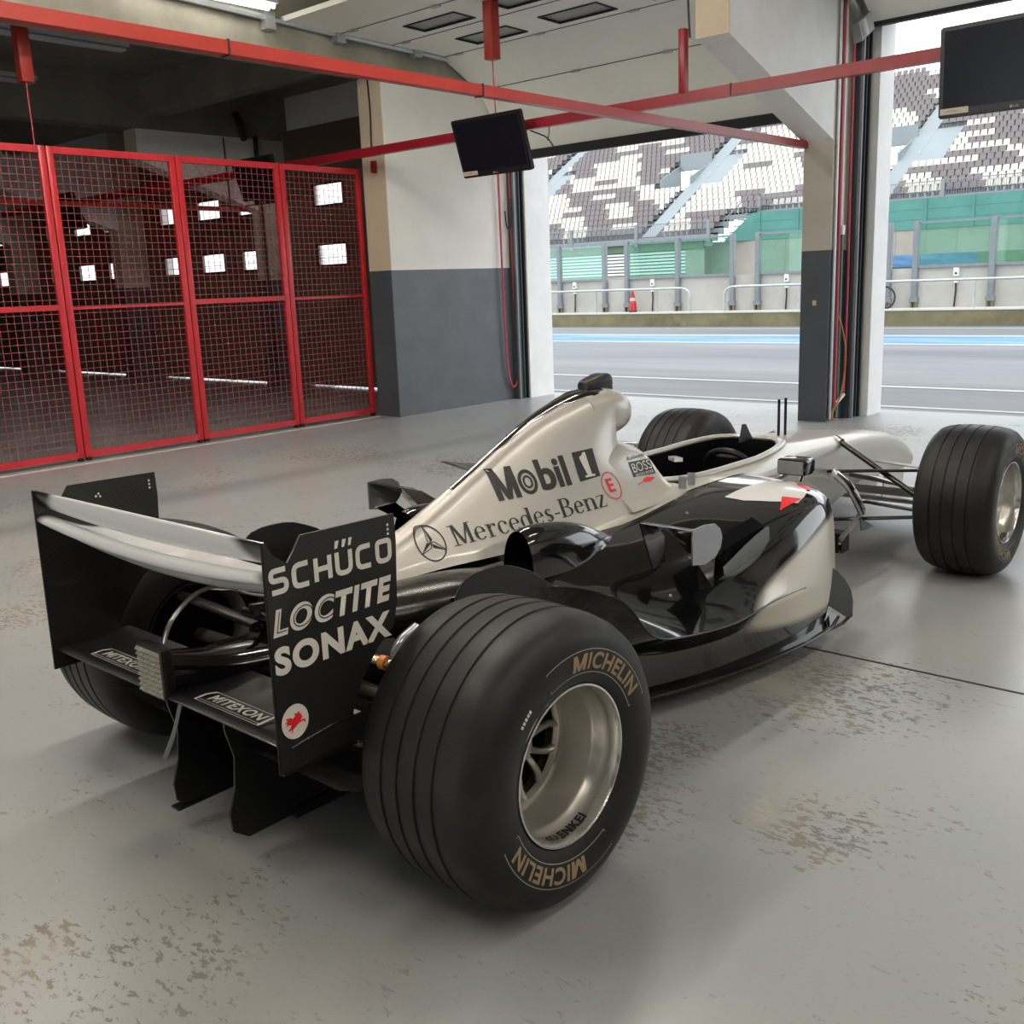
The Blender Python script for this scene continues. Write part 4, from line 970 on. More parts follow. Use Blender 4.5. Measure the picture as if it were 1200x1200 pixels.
for s in (1, -1):
    pod, tree = sidepod(s); pods[s] = (pod, tree)
    # inlet
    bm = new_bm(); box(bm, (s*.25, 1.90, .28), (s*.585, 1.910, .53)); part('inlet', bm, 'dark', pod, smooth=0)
    # edge bead along the flared shelf
    P = [Vector((s*(r[6][0]-.002), Y, r[6][1]+.001)) for Y, r in SP[2:]]
    bm = new_bm(); tube(bm, spline(P, 5), .0032, 6); part('edge_bead', bm, 'dark_metal', pod)
    # rear arch plate beside the tyre
    bm = new_bm(); A = [(.10,.585),(.115,.615),(.14,.634),(.18,.642),(.213,.643),(.26,.641),(.297,.634),(.34,.618),(.384,.598),(.43,.567),(.475,.534)]
    prism(bm, [(s*.446, y, z) for y, z in [(.10, .46)] + A + [(.52, .50), (.50, .40), (.30, .38)]], (s*.005, 0, 0)); ta = part('tyre_arch', bm, 'black_satin', pod, smooth=0)
    bm = new_bm(); tube(bm, [(s*.4485, y, z) for y, z in [(.10, .50)] + A], .0028, 6); part('arch_bead', bm, 'dark_metal', ta)  # added tube standing in for the highlight along the arch edge
    # chimney
    bm = new_bm(); rows = []
    for Y, hw, z1 in ((.575, .058, .640), (.61, .062, .648), (.68, .064, .646), (.76, .060, .634), (.84, .050, .612), (.91, .034, .580), (.98, .010, .545)):
        rows.append([Vector((s*(.240+(Y-.575)*.10+hw*math.cos(t)), Y, .50+(z1-.50)*max(0, math.sin(t))**.75)) for t in [PI*k/16 for k in range(17)]])
    rows = catmull(rows, 4); fs = skin_rows(bm, rows, True, False, False); bmesh.ops.recalc_face_normals(bm, faces=fs)
    ch = part('chimney', bm, 'black', pod, smooth=60)
    bm = new_bm(); r0 = rows[0]; cc = Vector((s*.240, .58, .56))
    skin_rows(bm, [[cc+(p-cc)*.98 for p in r0], [cc+(p-cc)*.93+Vector((0, .05, 0)) for p in r0], [cc+(p-cc)*.3+Vector((0, .12, 0)) for p in r0]], True, False, True); part('chimney_mouth', bm, 'dark', ch)
    # small flip wing with its end plate
    bm = new_bm(); rows = []
    for (y, z, xi) in ((.808, .650, .505), (.835, .649, .507), (.875, .638, .512), (.92, .612, .520), (.97, .570, .528), (1.02, .520, .536)):
        rows.append([Vector((s*(xi+(.68-xi)*k/5), y, z)) for k in range(6)])
    skin_rows(bm, rows); bmesh.ops.solidify(bm, geom=bm.faces[:], thickness=.005)
    prism(bm, [(s*.503, .808, .651), (s*.452, .952, .470), (s*.445, 1.03, .475), (s*.48, .97, .575), (s*.500, .90, .625)], (s*.005, 0, 0))
    fw_ = part('flip_wing', bm, 'black', pod, smooth=50)
    bm = new_bm(); pl = [(.806, .653), (.87, .655), (.925, .648), (.955, .628), (.967, .600), (.958, .572), (.930, .550), (.870, .540), (.806, .552)]
    prism(bm, [(s*.680, y, z) for y, z in pl], (s*.005, 0, 0)); part('end_plate', bm, 'duct_grey', fw_, smooth=0, label='grey end plate of the flip wing')
    bm = new_bm(); prism(bm, [(s*.680, .84, .548), (s*.625, .93, .485), (s*.575, 1.02, .41), (s*.60, 1.06, .41), (s*.680, .93, .55)], (0, .004, .005)); part('stay', bm, 'black', fw_, smooth=0)
    # louvred outlet and its grey lip
    bm = new_bm()
    for k in range(6):
        t = k/5; obox(bm, (s*(.580+.012*t), 1.25, .488+.048*(1-t)), (s*.022, 0, -.012), (0, .13, .012), (0.0, 0, .0025))
    ou = part('outlet_louvre', bm, 'dark', pod, smooth=0)
    bm = new_bm(); rows = []
    for y, zt, zb in ((1.09, .470, .425), (1.15, .487, .415), (1.22, .508, .415), (1.30, .528, .425), (1.37, .540, .445), (1.385, .53, .46)):
        rows.append([Vector((s*(.618), y, zt)), Vector((s*.622, y, (zt+zb)/2)), Vector((s*.600, y, zb))])
    skin_rows(bm, catmull(rows, 3)); bmesh.ops.solidify(bm, geom=bm.faces[:], thickness=.005); part('outlet_lip', bm, 'duct_grey', ou, smooth=50, label='grey lip under the side outlet')
    # paint patches on the shoulder, draped on the skin
    def drape(pts, m, nm, lab, lift=.002):
        b = bmesh.new(); poly2d(b, pts); bmesh.ops.triangulate(b, faces=b.faces[:]); slice_grid(b, .025)
        def fn(u, v):
            h = tree.ray_cast(Vector((s*u, v, 1.2)), Vector((0, 0, -1)))
            return (h[0] + h[1]*(lift if h[1].z > 0 else -lift)) if h[0] else Vector((s*u, v, .5))
        mapped(b, fn); fs = b.faces[:]; bmesh.ops.recalc_face_normals(b, faces=fs); return part(nm, b, m, pod, smooth=60, label=lab)
    drape([(.391, 1.494), (.447, 1.524), (.504, 1.596), (.565, 1.695), (.558, 1.76), (.545, 1.81), (.50, 1.875), (.43, 1.895), (.398, 1.79)], 'white_body', 'white_flash', 'white flash on the sidepod shoulder')
    drape([(.515, 1.675), (.560, 1.735), (.552, 1.585)], 'red_ink', 'red_flash', 'red arrow tip on the sidepod shoulder', .003)
    drape([(.47, 1.86), (.535, 1.825), (.54, 1.86), (.505, 1.89)], 'red_ink', 'red_flash', 'red arrow tip near the mirror', .003)
    drape([(.17, .94), (.205, 1.0), (.228, 1.08), (.247, 1.18), (.259, 1.30), (.268, 1.45), (.284, 1.58), (.285, 1.66), (.272, 1.76), (.265, 1.89), (.22, 1.89), (.2, 1.3)], 'silver', 'silver_shoulder', 'silver band beside the cockpit')
    # fasteners
    bm = new_bm()
    for y, x in ((.30, .20), (.62, .345), (.98, .50), (1.3, .36)):
        h = tree.ray_cast(Vector((s*x, y, 1.2)), Vector((0, 0, -1)))
        if h[0]: bmesh.ops.create_cone(bm, cap_ends=True, segments=12, radius1=.006, radius2=.004, depth=.003, matrix=Matrix.Translation(h[0]+h[1]*.001) @ h[1].to_track_quat('Z', 'Y').to_matrix().to_4x4())
    part('fastener', bm, 'steel', pod, smooth=30)
# little clear deflectors on the cockpit side
for k, (x, y) in enumerate(((.262, 1.43), (.255, 1.50))):
    bm = new_bm(); obox(bm, (x, y, .640), (.013, .005, 0), (-.001, .002, 0), (0, 0, .022)); part('deflector', bm, 'galv', cell, smooth=0)

# ---- floor, plank, deflectors, diffuser
bm = new_bm(); prof = [(1.93, .625), (1.80, .655), (1.60, .655), (1.38, .625), (1.12, .565), (.86, .475), (.66, .395), (.50, .345), (.30, .30), (.0, .27)]
prism(bm, [(x, y, .072) for y, x in prof] + [(-x, y, .072) for y, x in prof[::-1]], (0, 0, .016)); fl = part('floor_tray', bm, 'black', smooth=0)
bm = new_bm(); tube(bm, spline([(x+.002, y, .080) for y, x in prof[:7]], 4), .005, 6); part('floor_edge', bm, 'dark_metal', fl)
bm = new_bm(); box(bm, (-.15, -.2, .045), (.15, 2.7, .073)); part('plank', bm, 'black_satin', fl, smooth=0)
bm = new_bm()
rows = [[Vector((x, y, z)) for x in (-.50, -.3, 0, .3, .50)] for y, z in ((.33, .09), (.10, .12), (-.12, .19), (-.33, .29))]
skin_rows(bm, rows); bmesh.ops.solidify(bm, geom=bm.faces[:], thickness=.006); df = part('diffuser', bm, 'black_satin', smooth=40)
for x in (-.115, .135):
    bm = new_bm()
    pl = [(.06, .06), (-.335, .055), (-.375, .085), (-.38, .13), (-.36, .19), (-.352, .27), (-.37, .34), (-.375, .415), (-.1, .40), (.06, .30)]
    prism(bm, [(x, y, z) for y, z in pl], (.007, 0, 0)); part('strake', bm, 'black_satin', df, smooth=0)
for x in ():
    bm = new_bm(); prism(bm, [(x, y, z) for y, z in ((.30, .07), (-.30, .10), (-.36, .16), (-.36, .30), (.0, .25), (.30, .12))], (.006, 0, 0)); part('strake', bm, 'black_satin', df, smooth=0)
bm = new_bm(); prism(bm, [(-.135, -.38, .06), (-.10, -.38, .06), (-.10, -.30, .06), (-.135, -.30, .06)], (0, 0, .005)); part('strake_foot', bm, 'black_satin', df, smooth=0)
for s in (1, -1):
    bm = new_bm(); prism(bm, [(s*.622, y, z) for y, z in ((1.84, .295), (1.90, .265), (1.97, .215), (2.03, .160), (2.052, .11), (2.052, .047), (2.015, .052), (1.84, .150))], (s*.008, 0, 0))
    part('floor_fin', bm, 'black_satin', smooth=0)
    bm = new_bm(); bar(bm, (s*.626, 1.84, .052), (s*.626, 1.97, .042), .012, .006); bar(bm, (s*.626, 1.97, .042), (s*.626, 2.05, .055), .012, .006); part('fin_strut', bm, 'black_satin', smooth=0)
    bm = new_bm(); tube(bm, spline([(s*.33, 2.53, .50), (s*.36, 2.60, .44), (s*.36, 2.68, .375), (s*.36, 2.75, .305), (s*.36, 2.765, .285)], 5), 1.0, 10, flat=(.016, .026, (0, 1, 0))); vn = part('turning_vane', bm, 'chrome', smooth=60)
    bm = new_bm(); rows = []
    for y0, z in ((2.755, .275), (2.70, .243), (2.635, .222), (2.585, .205), (2.548, .190), (2.540, .165), (2.555, .12)): rows.append([Vector((s*.362, y0, z)), Vector((s*.35, y0+.025, z+.004)), Vector((s*.33, y0+.05, z+.012))])
    skin_rows(bm, catmull(rows, 4)); bmesh.ops.solidify(bm, geom=bm.faces[:], thickness=.006); part('vane_blade', bm, 'chrome', vn, smooth=60)
    bm = new_bm(); prism(bm, [(s*.36, 2.755, .262), (s*.36, 2.92, .190), (s*.36, 2.77, .200)], (-s*.006, 0, 0)); part('vane_foot', bm, 'duct_grey', vn, smooth=0)
    bm = new_bm(); box(bm, (s*.22, 2.70, .10), (s*.30, 2.78, .19)); part('vane_bracket', bm, 'black_satin', smooth=0)

# ---- gearbox, rear crash structure, exhausts
bm = new_bm()
GB = [
 (-.43, [(0,.528),(.03,.524),(.046,.505),(.05,.485),(.046,.46),(.03,.44),(0,.435)]),
 (-.30, [(0,.500),(.05,.492),(.075,.475),(.08,.455),(.072,.42),(.045,.395),(0,.39)]),
 (-.15, [(0,.485),(.07,.478),(.10,.460),(.105,.43),(.095,.38),(.06,.34),(0,.335)]),
 (.05, [(0,.47),(.09,.466),(.125,.445),(.13,.40),(.115,.32),(.07,.26),(0,.25)]),
 (.40, [(0,.50),(.11,.49),(.15,.46),(.16,.40),(.15,.28),(.10,.20),(0,.19)]),
]
loft(bm, GB, ny=5, nr=4); gb = part('gearbox', bm, 'black', smooth=50)
bm = new_bm()
for x, y, z, rr in ((.05, -.02, .50, .045), (-.05, .02, .505, .05), (0, .16, .52, .05)):
    bmesh.ops.create_icosphere(bm, subdivisions=3, radius=rr, matrix=Matrix.Translation((x, y, z)) @ Matrix.Diagonal((1, 1.5, .8, 1)))
tube(bm, [(-.12, -.12, .52), (.12, -.12, .52)], .012, 8); tube(bm, [(-.10, -.06, .46), (-.02, -.16, .56), (.05, -.05, .56)], .012, 8); tube(bm, [(.10, -.1, .47), (.08, .05, .55)], .014, 8)
part('gearbox_fittings', bm, 'dark_metal', gb, smooth=50)
bm = new_bm(); tube(bm, spline([(.0, -.427, .525), (.0, -.408, .575), (.0, -.375, .612), (.0, -.32, .642), (.0, -.25, .642), (.0, -.17, .60), (.0, -.02, .55)], 6), 1.0, 8, flat=(.0045, .009, (1, 0, 0)))
part('rear_hoop', bm, 'steel', gb)
for s in (1, -1):   # bulged shrouds over the rear suspension beneath the cover tail
    bm = new_bm(); rows = []
    for Y, x0, hw, zt, zb in ((-.04, .11, .065, .556, .46), (.08, .145, .100, .566, .44), (.20, .175, .118, .572, .43), (.34, .20, .12, .568, .43), (.48, .19, .10, .545, .45)):
        rows.append([Vector((s*(x0+hw*math.cos(t)), Y, (zt+zb)/2+(zt-zb)/2*math.sin(t))) for t in [2*PI*k/20 for k in range(20)]])
    rows = catmull(rows, 5); fs = skin_rows(bm, rows, True, True, True); bmesh.ops.recalc_face_normals(bm, faces=fs)
    part('exhaust_shroud', bm, 'dark_metal', smooth=60)
    bm = new_bm(); tube(bm, spline([(s*.12, .30, .50), (s*.10, .10, .535), (s*.085, -.06, .545)], 5), .028, 12); part('exhaust_pipe', bm, 'dark_metal')
# ---- rain lamp
bm = new_bm(); box(bm, (-.055, -.462, .425), (.055, -.43, .548), bevel=.004); rl = part('rain_lamp', bm, 'black_satin')
bm = new_bm()
for i in range(7):
    for j in range(9):
        cx = -.042+.014*i; cz = .437+.0125*j
        v = [bm.verts.new(p) for p in ((cx-.007, -.463, cz-.006), (cx+.007, -.463, cz-.006), (cx+.007, -.463, cz+.006), (cx-.007, -.463, cz+.006))]; t_ = bm.verts.new((cx-.001, -.472, cz+.001))
        for k in range(4): bm.faces.new((v[k], v[(k+1) % 4], t_))
part('lens', bm, 'lens', rl, smooth=0)
bm = new_bm(); tube(bm, spline([(-.01, -.37, .43), (-.03, -.385, .36), (-.04, -.40, .30), (-.055, -.425, .235)], 5), 1.0, 6, flat=(.008, .0025, (0, 1, 0))); part('tow_strap', bm, 'duct_grey', smooth=0)

# ---- rear wing
rw = sub_empty('rear_wing', car)
def wing_section(chord_pts, th):
    """camber line (y, z) with thickness profile -> closed ring of (y, z)"""
    n = len(chord_pts); up, lo = [], []
    for i, (y, z) in enumerate(chord_pts):
        a = Vector(chord_pts[max(i-1, 0)]); b = Vector(chord_pts[min(i+1, n-1)]); t = (b-a).normalized(); nn = Vector((-t.y, t.x))
        w = th*(math.sin(PI*min(1, (i/(n-1))**.6)) + .10)
        up.append(Vector((y, z))+nn*w/2); lo.append(Vector((y, z))-nn*w/2)
    return up + lo[::-1]
def wing(name, camber, th, x0, x1, m, xn=9, bow=0.0):
    ring = wing_section(camber, th); bm = new_bm(); rows = []
    for i in range(xn):
        x = x0+(x1-x0)*i/(xn-1); q = 1-((2*i/(xn-1))-1)**2
        rows.append([Vector((x, p.x, p.y-bow*q*min(1, max(0, (.866-p.y)/.12)))) for p in ring])
    fs = skin_rows(bm, rows, True, True, True); bmesh.ops.recalc_face_normals(bm, faces=fs)
    return part(name, bm, m, rw, smooth=45)
cam_up = [(p.y, p.z) for p in spline([Vector((0, -.457, .866)), Vector((0, -.453, .850)), Vector((0, -.446, .833)), Vector((0, -.433, .820)), Vector((0, -.410, .811))], 5)]
wing('upper_flap', cam_up, .012, -.497, .497, 'flap', 15, 0.040)
cam_mid = [(p.y, p.z) for p in spline([Vector((0, -.463, .790)), Vector((0, -.44, .787)), Vector((0, -.40, .764)), Vector((0, -.335, .738)), Vector((0, -.24, .722)), Vector((0, -.14, .708))], 5)]
wing('main_plane', cam_mid, .026, -.497, .497, 'flap', 15, 0.040)
cam_lo = [(p.y, p.z) for p in spline([Vector((0, -.455, .432)), Vector((0, -.40, .428)), Vector((0, -.33, .432)), Vector((0, -.25, .442))], 5)]
lw = wing('lower_plane', cam_lo, .020, -.497, .497, 'carbon', 13, 0.0)
def endplate(s):
    pl = [(-.462, .866), (-.440, .836), (-.409, .815), (-.392, .835), (-.372, .864), (-.123, .860), (-.121, .80), (-.129, .66), (-.145, .606), (-.192, .574), (-.228, .533), (-.267, .477), (-.275, .44), (-.273, .382), (-.468, .382)]
    bm = new_bm(); prism(bm, [(s*.4945, y, z) for y, z in pl], (s*.0055, 0, 0)); e = part('end_plate', bm, 'carbon', rw, smooth=0)
    bm = new_bm(); tube(bm, [(s*.4975, y, z) for y, z in ((-.469, .382), (-.463, .866))], .0032, 6); bar(bm, (s*.502, -.468, .384), (s*.502, -.275, .384), .012, .006); part('edge_strip', bm, 'dark_metal', e)
    bm = new_bm(); tube(bm, spline([(s*.501, -.44, .431), (s*.501, -.39, .438), (s*.501, -.33, .445), (s*.501, -.275, .446)], 5), .003, 6); part('moulded_lip', bm, 'dark_metal', e)
    bm = new_bm()
    for y, z in ((-.143, .839), (-.143, .829), (-.143, .819)) + (() if s > 0 else ((-.30, .822), (-.292, .828), (-.288, .82))):
        for sx in (.4938, .5006): bmesh.ops.create_cone(bm, cap_ends=True, segments=10, radius1=.003, radius2=.003, depth=.001, matrix=Matrix.Translation((s*sx, y, z)) @ Matrix.Rotation(PI/2, 4, 'Y'))
    part('rivet', bm, 'white_ink', e, smooth=0)
    return e
EP = {s: endplate(s) for s in (1, -1)}

# ---- lettering on the rear wing end plates (right plate reads outward; left plate the same on its own outer side)
def on_plate(bm, s, lift=.0012, c=-.585):
    mapped(bm, lambda u, v: Vector((s*(.5002+lift), u if s > 0 else c-u, v)))
def rounded(pts, r, n=4):
    out = []
    N = len(pts)
    for i in range(N):
        p = Vector(pts[i]);
        if i in (0, N-1): out.append((p.x, p.y)); continue
        a = Vector(pts[i-1]); b = Vector(pts[i+1]); d1 = (a-p).normalized(); d2 = (b-p).normalized()
        rr = min(r, (a-p).length*.5, (b-p).length*.5)
        p1, p2 = p+d1*rr, p+d2*rr
        for k in range(n+1):
            t = k/n; q = p1*(1-t)**2+p*2*t*(1-t)+p2*t*t; out.append((q.x, q.y))
    return out
def schuco(bm, u0, v0, u1, v1):
    W = (u1-u0)/6; h = v1-v0; w = .0112; k = .0145
    g = {
     'S': [[(1, 1), (0, 1), (0, .53), (1, .53), (1, 0), (0, 0)]], 'C': [[(1, 1), (0, 1), (0, 0), (1, 0)]],
     'H': [[(0, 1.07), (0, -.07)], [(1, 1.07), (1, -.07)], [(0, .5), (1, .5)]], 'U': [[(0, 1.07), (0, 0), (1, 0), (1, 1.07)]],
     'O': None}
    for i, ch in enumerate('SCHUCO'):
        a = u0+i*W; wd = W*.85-w
        T = lambda p: (a+w/2+p[0]*wd, v0+w/2+p[1]*(h-w))
        if ch == 'O':
            pts = [(.5, 1), (1, 1), (1, 0), (0, 0), (0, 1), (.5, 1)]; stroke(bm, rounded([T(p) for p in pts], k)[:-1], w, closed=True)
        else:
            for pl in g[ch]:
                Q_ = [T(p) for p in pl]
                if ch == 'H' and pl[0] == (0, .5): Q_ = [(Q_[0][0]+w/2, Q_[0][1]), (Q_[1][0]-w/2, Q_[1][1])]
                stroke(bm, rounded(Q_, k), w)
        if ch == 'U':
            for dx, wd2 in ((.02, .25), (.42, .25), (.78, .22)):
                x = a+W*.87*dx; y = v1+.006
                poly2d(bm, [(x, y), (x+W*wd2*.55, y), (x+W*wd2*.95, y+.016), (x+W*.05, y+.016)])
def bold_text(s, u0, v0, u1, v1, bold=.03, shear=0.0, space=1.0):
    return fit(text2d(s, bold, shear, space), u0, v0, u1, v1)
for s in (1, -1):
    e = EP[s]
    b = new_bm(); schuco(b, -.457, .757, -.128, .8115); on_plate(b, s); part('top_lettering', b, 'white_ink', e, smooth=0)
    b = bold_text('LOCTITE', -.458, .671, -.143, .728, .050, .22, 1.17); on_plate(b, s); lt = part('middle_lettering', b, 'white_ink', e, smooth=0)
    b = bmesh.new()
    # thin dark inlines inside the first three letters
    sh = lambda P: [(x+.22*(y-.6995), y) for x, y in P]
    stroke(b, sh([(-.444, .722), (-.444, .6805), (-.420, .6805)]), .0022)
    stroke(b, sh(arc2(-.383, .6995, .0235, .0205, 0, 2*PI, 28)[:-1]), .0024, closed=True)
    stroke(b, sh(arc2(-.320, .6995, .0235, .0205, .8, 5.5, 22)), .0024)
    on_plate(b, s, .0018); part('inline', b, 'ink', lt, smooth=0)
    b = bold_text('SONAX', -.460, .590, -.152, .650, .048, 0.0, 1.14); on_plate(b, s); part('bottom_lettering', b, 'white_ink', e, smooth=0)
    b = bmesh.new(); poly2d(b, arc2(-.4245, .4845, .0335, .037, 0, 2*PI, 40)[:-1]); on_plate(b, s, .0012, -.849); em = part('round_emblem', b, 'white_ink', e, smooth=0)
    b = bmesh.new()
    horse = [(-.447, .497), (-.436, .496), (-.430, .492), (-.424, .497), (-.427, .503), (-.420, .500), (-.414, .505), (-.4135, .499), (-.409, .496), (-.407, .488), (-.412, .483), (-.402, .484), (-.399, .478), (-.4025, .475), (-.404, .480), (-.413, .479), (-.419, .477), (-.426, .472), (-.431, .470), (-.434, .462), (-.437, .4635), (-.4345, .471), (-.440, .468), (-.444, .4695), (-.437, .475), (-.435, .480), (-.442, .482), (-.449, .480), (-.444, .486), (-.451, .488), (-.443, .491)]
    poly2d(b, [(x, y) for x, y in horse]); bmesh.ops.triangulate(b, faces=b.faces[:]); on_plate(b, s, .0018, -.849); part('winged_horse', b, 'red_ink', em, smooth=0)
def big_m(bm, u0, v0, u1, v1, k=.24):
    w = (u1-u0)*k; c = (u0+u1)/2; h = v1-v0
    for q in ([(u0, v0), (u0+w, v0), (u0+w, v1), (u0, v1)], [(u1-w, v0), (u1, v0), (u1, v1), (u1-w, v1)],
              [(u0, v1), (c-w*.45, v0), (c+w*.45, v0), (u0+w*1.1, v1)], [(u1-w*1.1, v1), (c-w*.45, v0), (c+w*.45, v0), (u1, v1)]): poly2d(bm, q)
    return bm
# two framed stickers on the lower plane
for k, (x0, x1) in enumerate(((-.36, -.12), (.13, .37))):
    b = bmesh.new()
    def Q(u, v): return Vector((x0+(x1-x0)*u, -.430+.050*v, .4425+.002*v))
    fr = [(0, .0), (1, .0), (1, 1), (.06, 1), (0, .6)]
    stroke(b, fr, .035, closed=True); stroke(b, [(.03, .14), (.99, .14)], .03)
    t = fit(text2d('MITEXON', .03, .2, 1.08), .10, .28, .95, .85)
    t2 = bmesh.new(); merge(b, t)
    for v in b.verts: pass
    mapped(b, lambda u, v: Q(u, v)); fs = b.faces[:]; bmesh.ops.recalc_face_normals(b, faces=fs)
    part('sticker', b, 'white_ink', lw, smooth=0)

# ---- lettering on the engine cover
def tree_of(objs):
    V, F = [], []
    for o in objs:
        n = len(V); o0 = ORG[o.name]; V += [v.co+o0 for v in o.data.vertices]; F += [[i+n for i in p.vertices] for p in o.data.polygons]
    return BVHTree.FromPolygons(V, F)
ectree = tree_of([cover]); hrtree = tree_of([headrest, cell])
def on_side(bm, s, tree, lift=.0016, step=.02):
    bmesh.ops.triangulate(bm, faces=bm.faces[:]); slice_grid(bm, step)
    def fn(u, v):
        h = tree.ray_cast(Vector((s*1.0, u, v)), Vector((-s, 0, 0)))
        if h[0] is None: return Vector((s*.15, u, v))
        n = h[1] if h[1].x*s > 0 else -h[1]
        return h[0]+n*lift
    return mapped(bm, fn)
def flip_u(bm, c):
    for v in bm.verts: v.co.x = 2*c-v.co.x
    bmesh.ops.reverse_faces(bm, faces=bm.faces[:]); return bm
# serif letters drawn as strokes: (thick stem, thin hair, slab)
def serif(bm, word, u0, v0, u1, H):
    tk, th = .13*H, .045*H
    def st(x, y0, y1): poly2d(bm, [(x-tk/2, y0), (x+tk/2, y0), (x+tk/2, y1), (x-tk/2, y1)])
    def sl(x, y, w=.30): poly2d(bm, [(x-w*H/2, y), (x+w*H/2, y), (x+w*H/2, y+th), (x-w*H/2, y+th)])
    xh = .66*H
    def ring(cx, cy, rx, ry, a0=0, a1=2*PI, w=None):
        n = 26
        out, inn = [], []
        for i in range(n+1):
            a = a0+(a1-a0)*i/n; k = abs(math.cos(a))**1.3; w_ = th+(tk-th)*k
            out.append(bm.verts.new((cx+rx*math.cos(a), cy+ry*math.sin(a), 0))); inn.append(bm.verts.new((cx+(rx-w_)*math.cos(a), cy+(ry-th*(1.2))*math.sin(a), 0)))
        for i in range(n): bm.faces.new((inn[i], out[i], out[i+1], inn[i+1]))
    wd = {'M': .98, 'e': .56, 'r': .50, 'c': .54, 'd': .66, 's': .48, '-': .36, 'B': .74, 'n': .70, 'z': .54}
    tot = sum(wd[c] for c in word); sc_ = (u1-u0)/(tot*H); b0 = bmesh.new
    x = 0; start = len(bm.verts); bm.verts.ensure_lookup_table()
    for c in word:
        w = wd[c]*H; a = x
        if c == 'M':
            st(a+.80*H, 0, H); stroke(bm, [(a+.17*H, H), (a+.17*H, 0)], th*1.3); stroke(bm, [(a+.18*H, H), (a+.49*H, .06*H)], tk); stroke(bm, [(a+.48*H, .02*H), (a+.79*H, H)], th*1.4)
            sl(a+.15*H, 0); sl(a+.80*H, 0); sl(a+.12*H, H-th, .24); sl(a+.83*H, H-th, .24)
        elif c == 'B':
            st(a+.16*H, 0, H); sl(a+.12*H, 0, .24); sl(a+.12*H, H-th, .24)
            ring(a+.33*H, .75*H, .27*H, .25*H, -PI/2, PI/2); ring(a+.34*H, .265*H, .32*H, .265*H, -PI/2, PI/2)
            for y in (0, .505*H, H-th): poly2d(bm, [(a+.14*H, y), (a+.36*H, y), (a+.36*H, y+th), (a+.14*H, y+th)])
        elif c == 'e':
            ring(a+.27*H, xh/2, .245*H, xh/2+.01*H, .15, 5.6); poly2d(bm, [(a+.08*H, xh*.52), (a+.50*H, xh*.52), (a+.50*H, xh*.52+th), (a+.08*H, xh*.52+th)])
        elif c == 'c':
            ring(a+.27*H, xh/2, .245*H, xh/2+.01*H, .7, 5.6); ring(a+.42*H, xh*.78, .065*H, .075*H)
        elif c == 'r':
            st(a+.15*H, 0, xh); sl(a+.15*H, 0); sl(a+.09*H, xh-th, .16); stroke(bm, [(a+.18*H, xh*.62), (a+.28*H, xh*.92), (a+.38*H, xh*.95)], th*1.3); ring(a+.40*H, xh*.85, .065*H, .075*H)
        elif c == 'd':
            ring(a+.27*H, xh/2, .245*H, xh/2+.01*H); st(a+.50*H, 0, H); sl(a+.44*H, H-th, .16); sl(a+.56*H, 0, .16)
        elif c == 's':
            ring(a+.23*H, xh*.74, .17*H, xh*.26, .5, 4.3); ring(a+.23*H, xh*.27, .19*H, xh*.27, -2.7, 1.45); stroke(bm, [(a+.13*H, xh*.60), (a+.34*H, xh*.40)], tk*.9)
        elif c == 'n':
            st(a+.14*H, 0, xh); st(a+.54*H, 0, xh*.75); sl(a+.14*H, 0); sl(a+.54*H, 0); sl(a+.08*H, xh-th, .16)
            ring(a+.36*H, xh*.68, .245*H, xh*.32, 0, PI*.92)
        elif c == 'z':
            sl(a+.25*H, 0, .42); sl(a+.25*H, xh-th, .40); stroke(bm, [(a+.42*H, xh-th*.5), (a+.08*H, th*.5)], tk*.95); poly2d(bm, [(a+.42*H, 0), (a+.46*H, 0), (a+.47*H, .16*H), (a+.45*H, .16*H)]); poly2d(bm, [(a+.05*H, xh-.14*H), (a+.08*H, xh-.14*H), (a+.08*H, xh), (a+.05*H, xh)])
        elif c == '-': poly2d(bm, [(a+.04*H, .26*H), (a+.31*H, .26*H), (a+.31*H, .34*H), (a+.04*H, .34*H)])
        x += w
    for v in bm.verts: v.co.x = u0+v.co.x*sc_; v.co.y = v0+v.co.y
    return bm
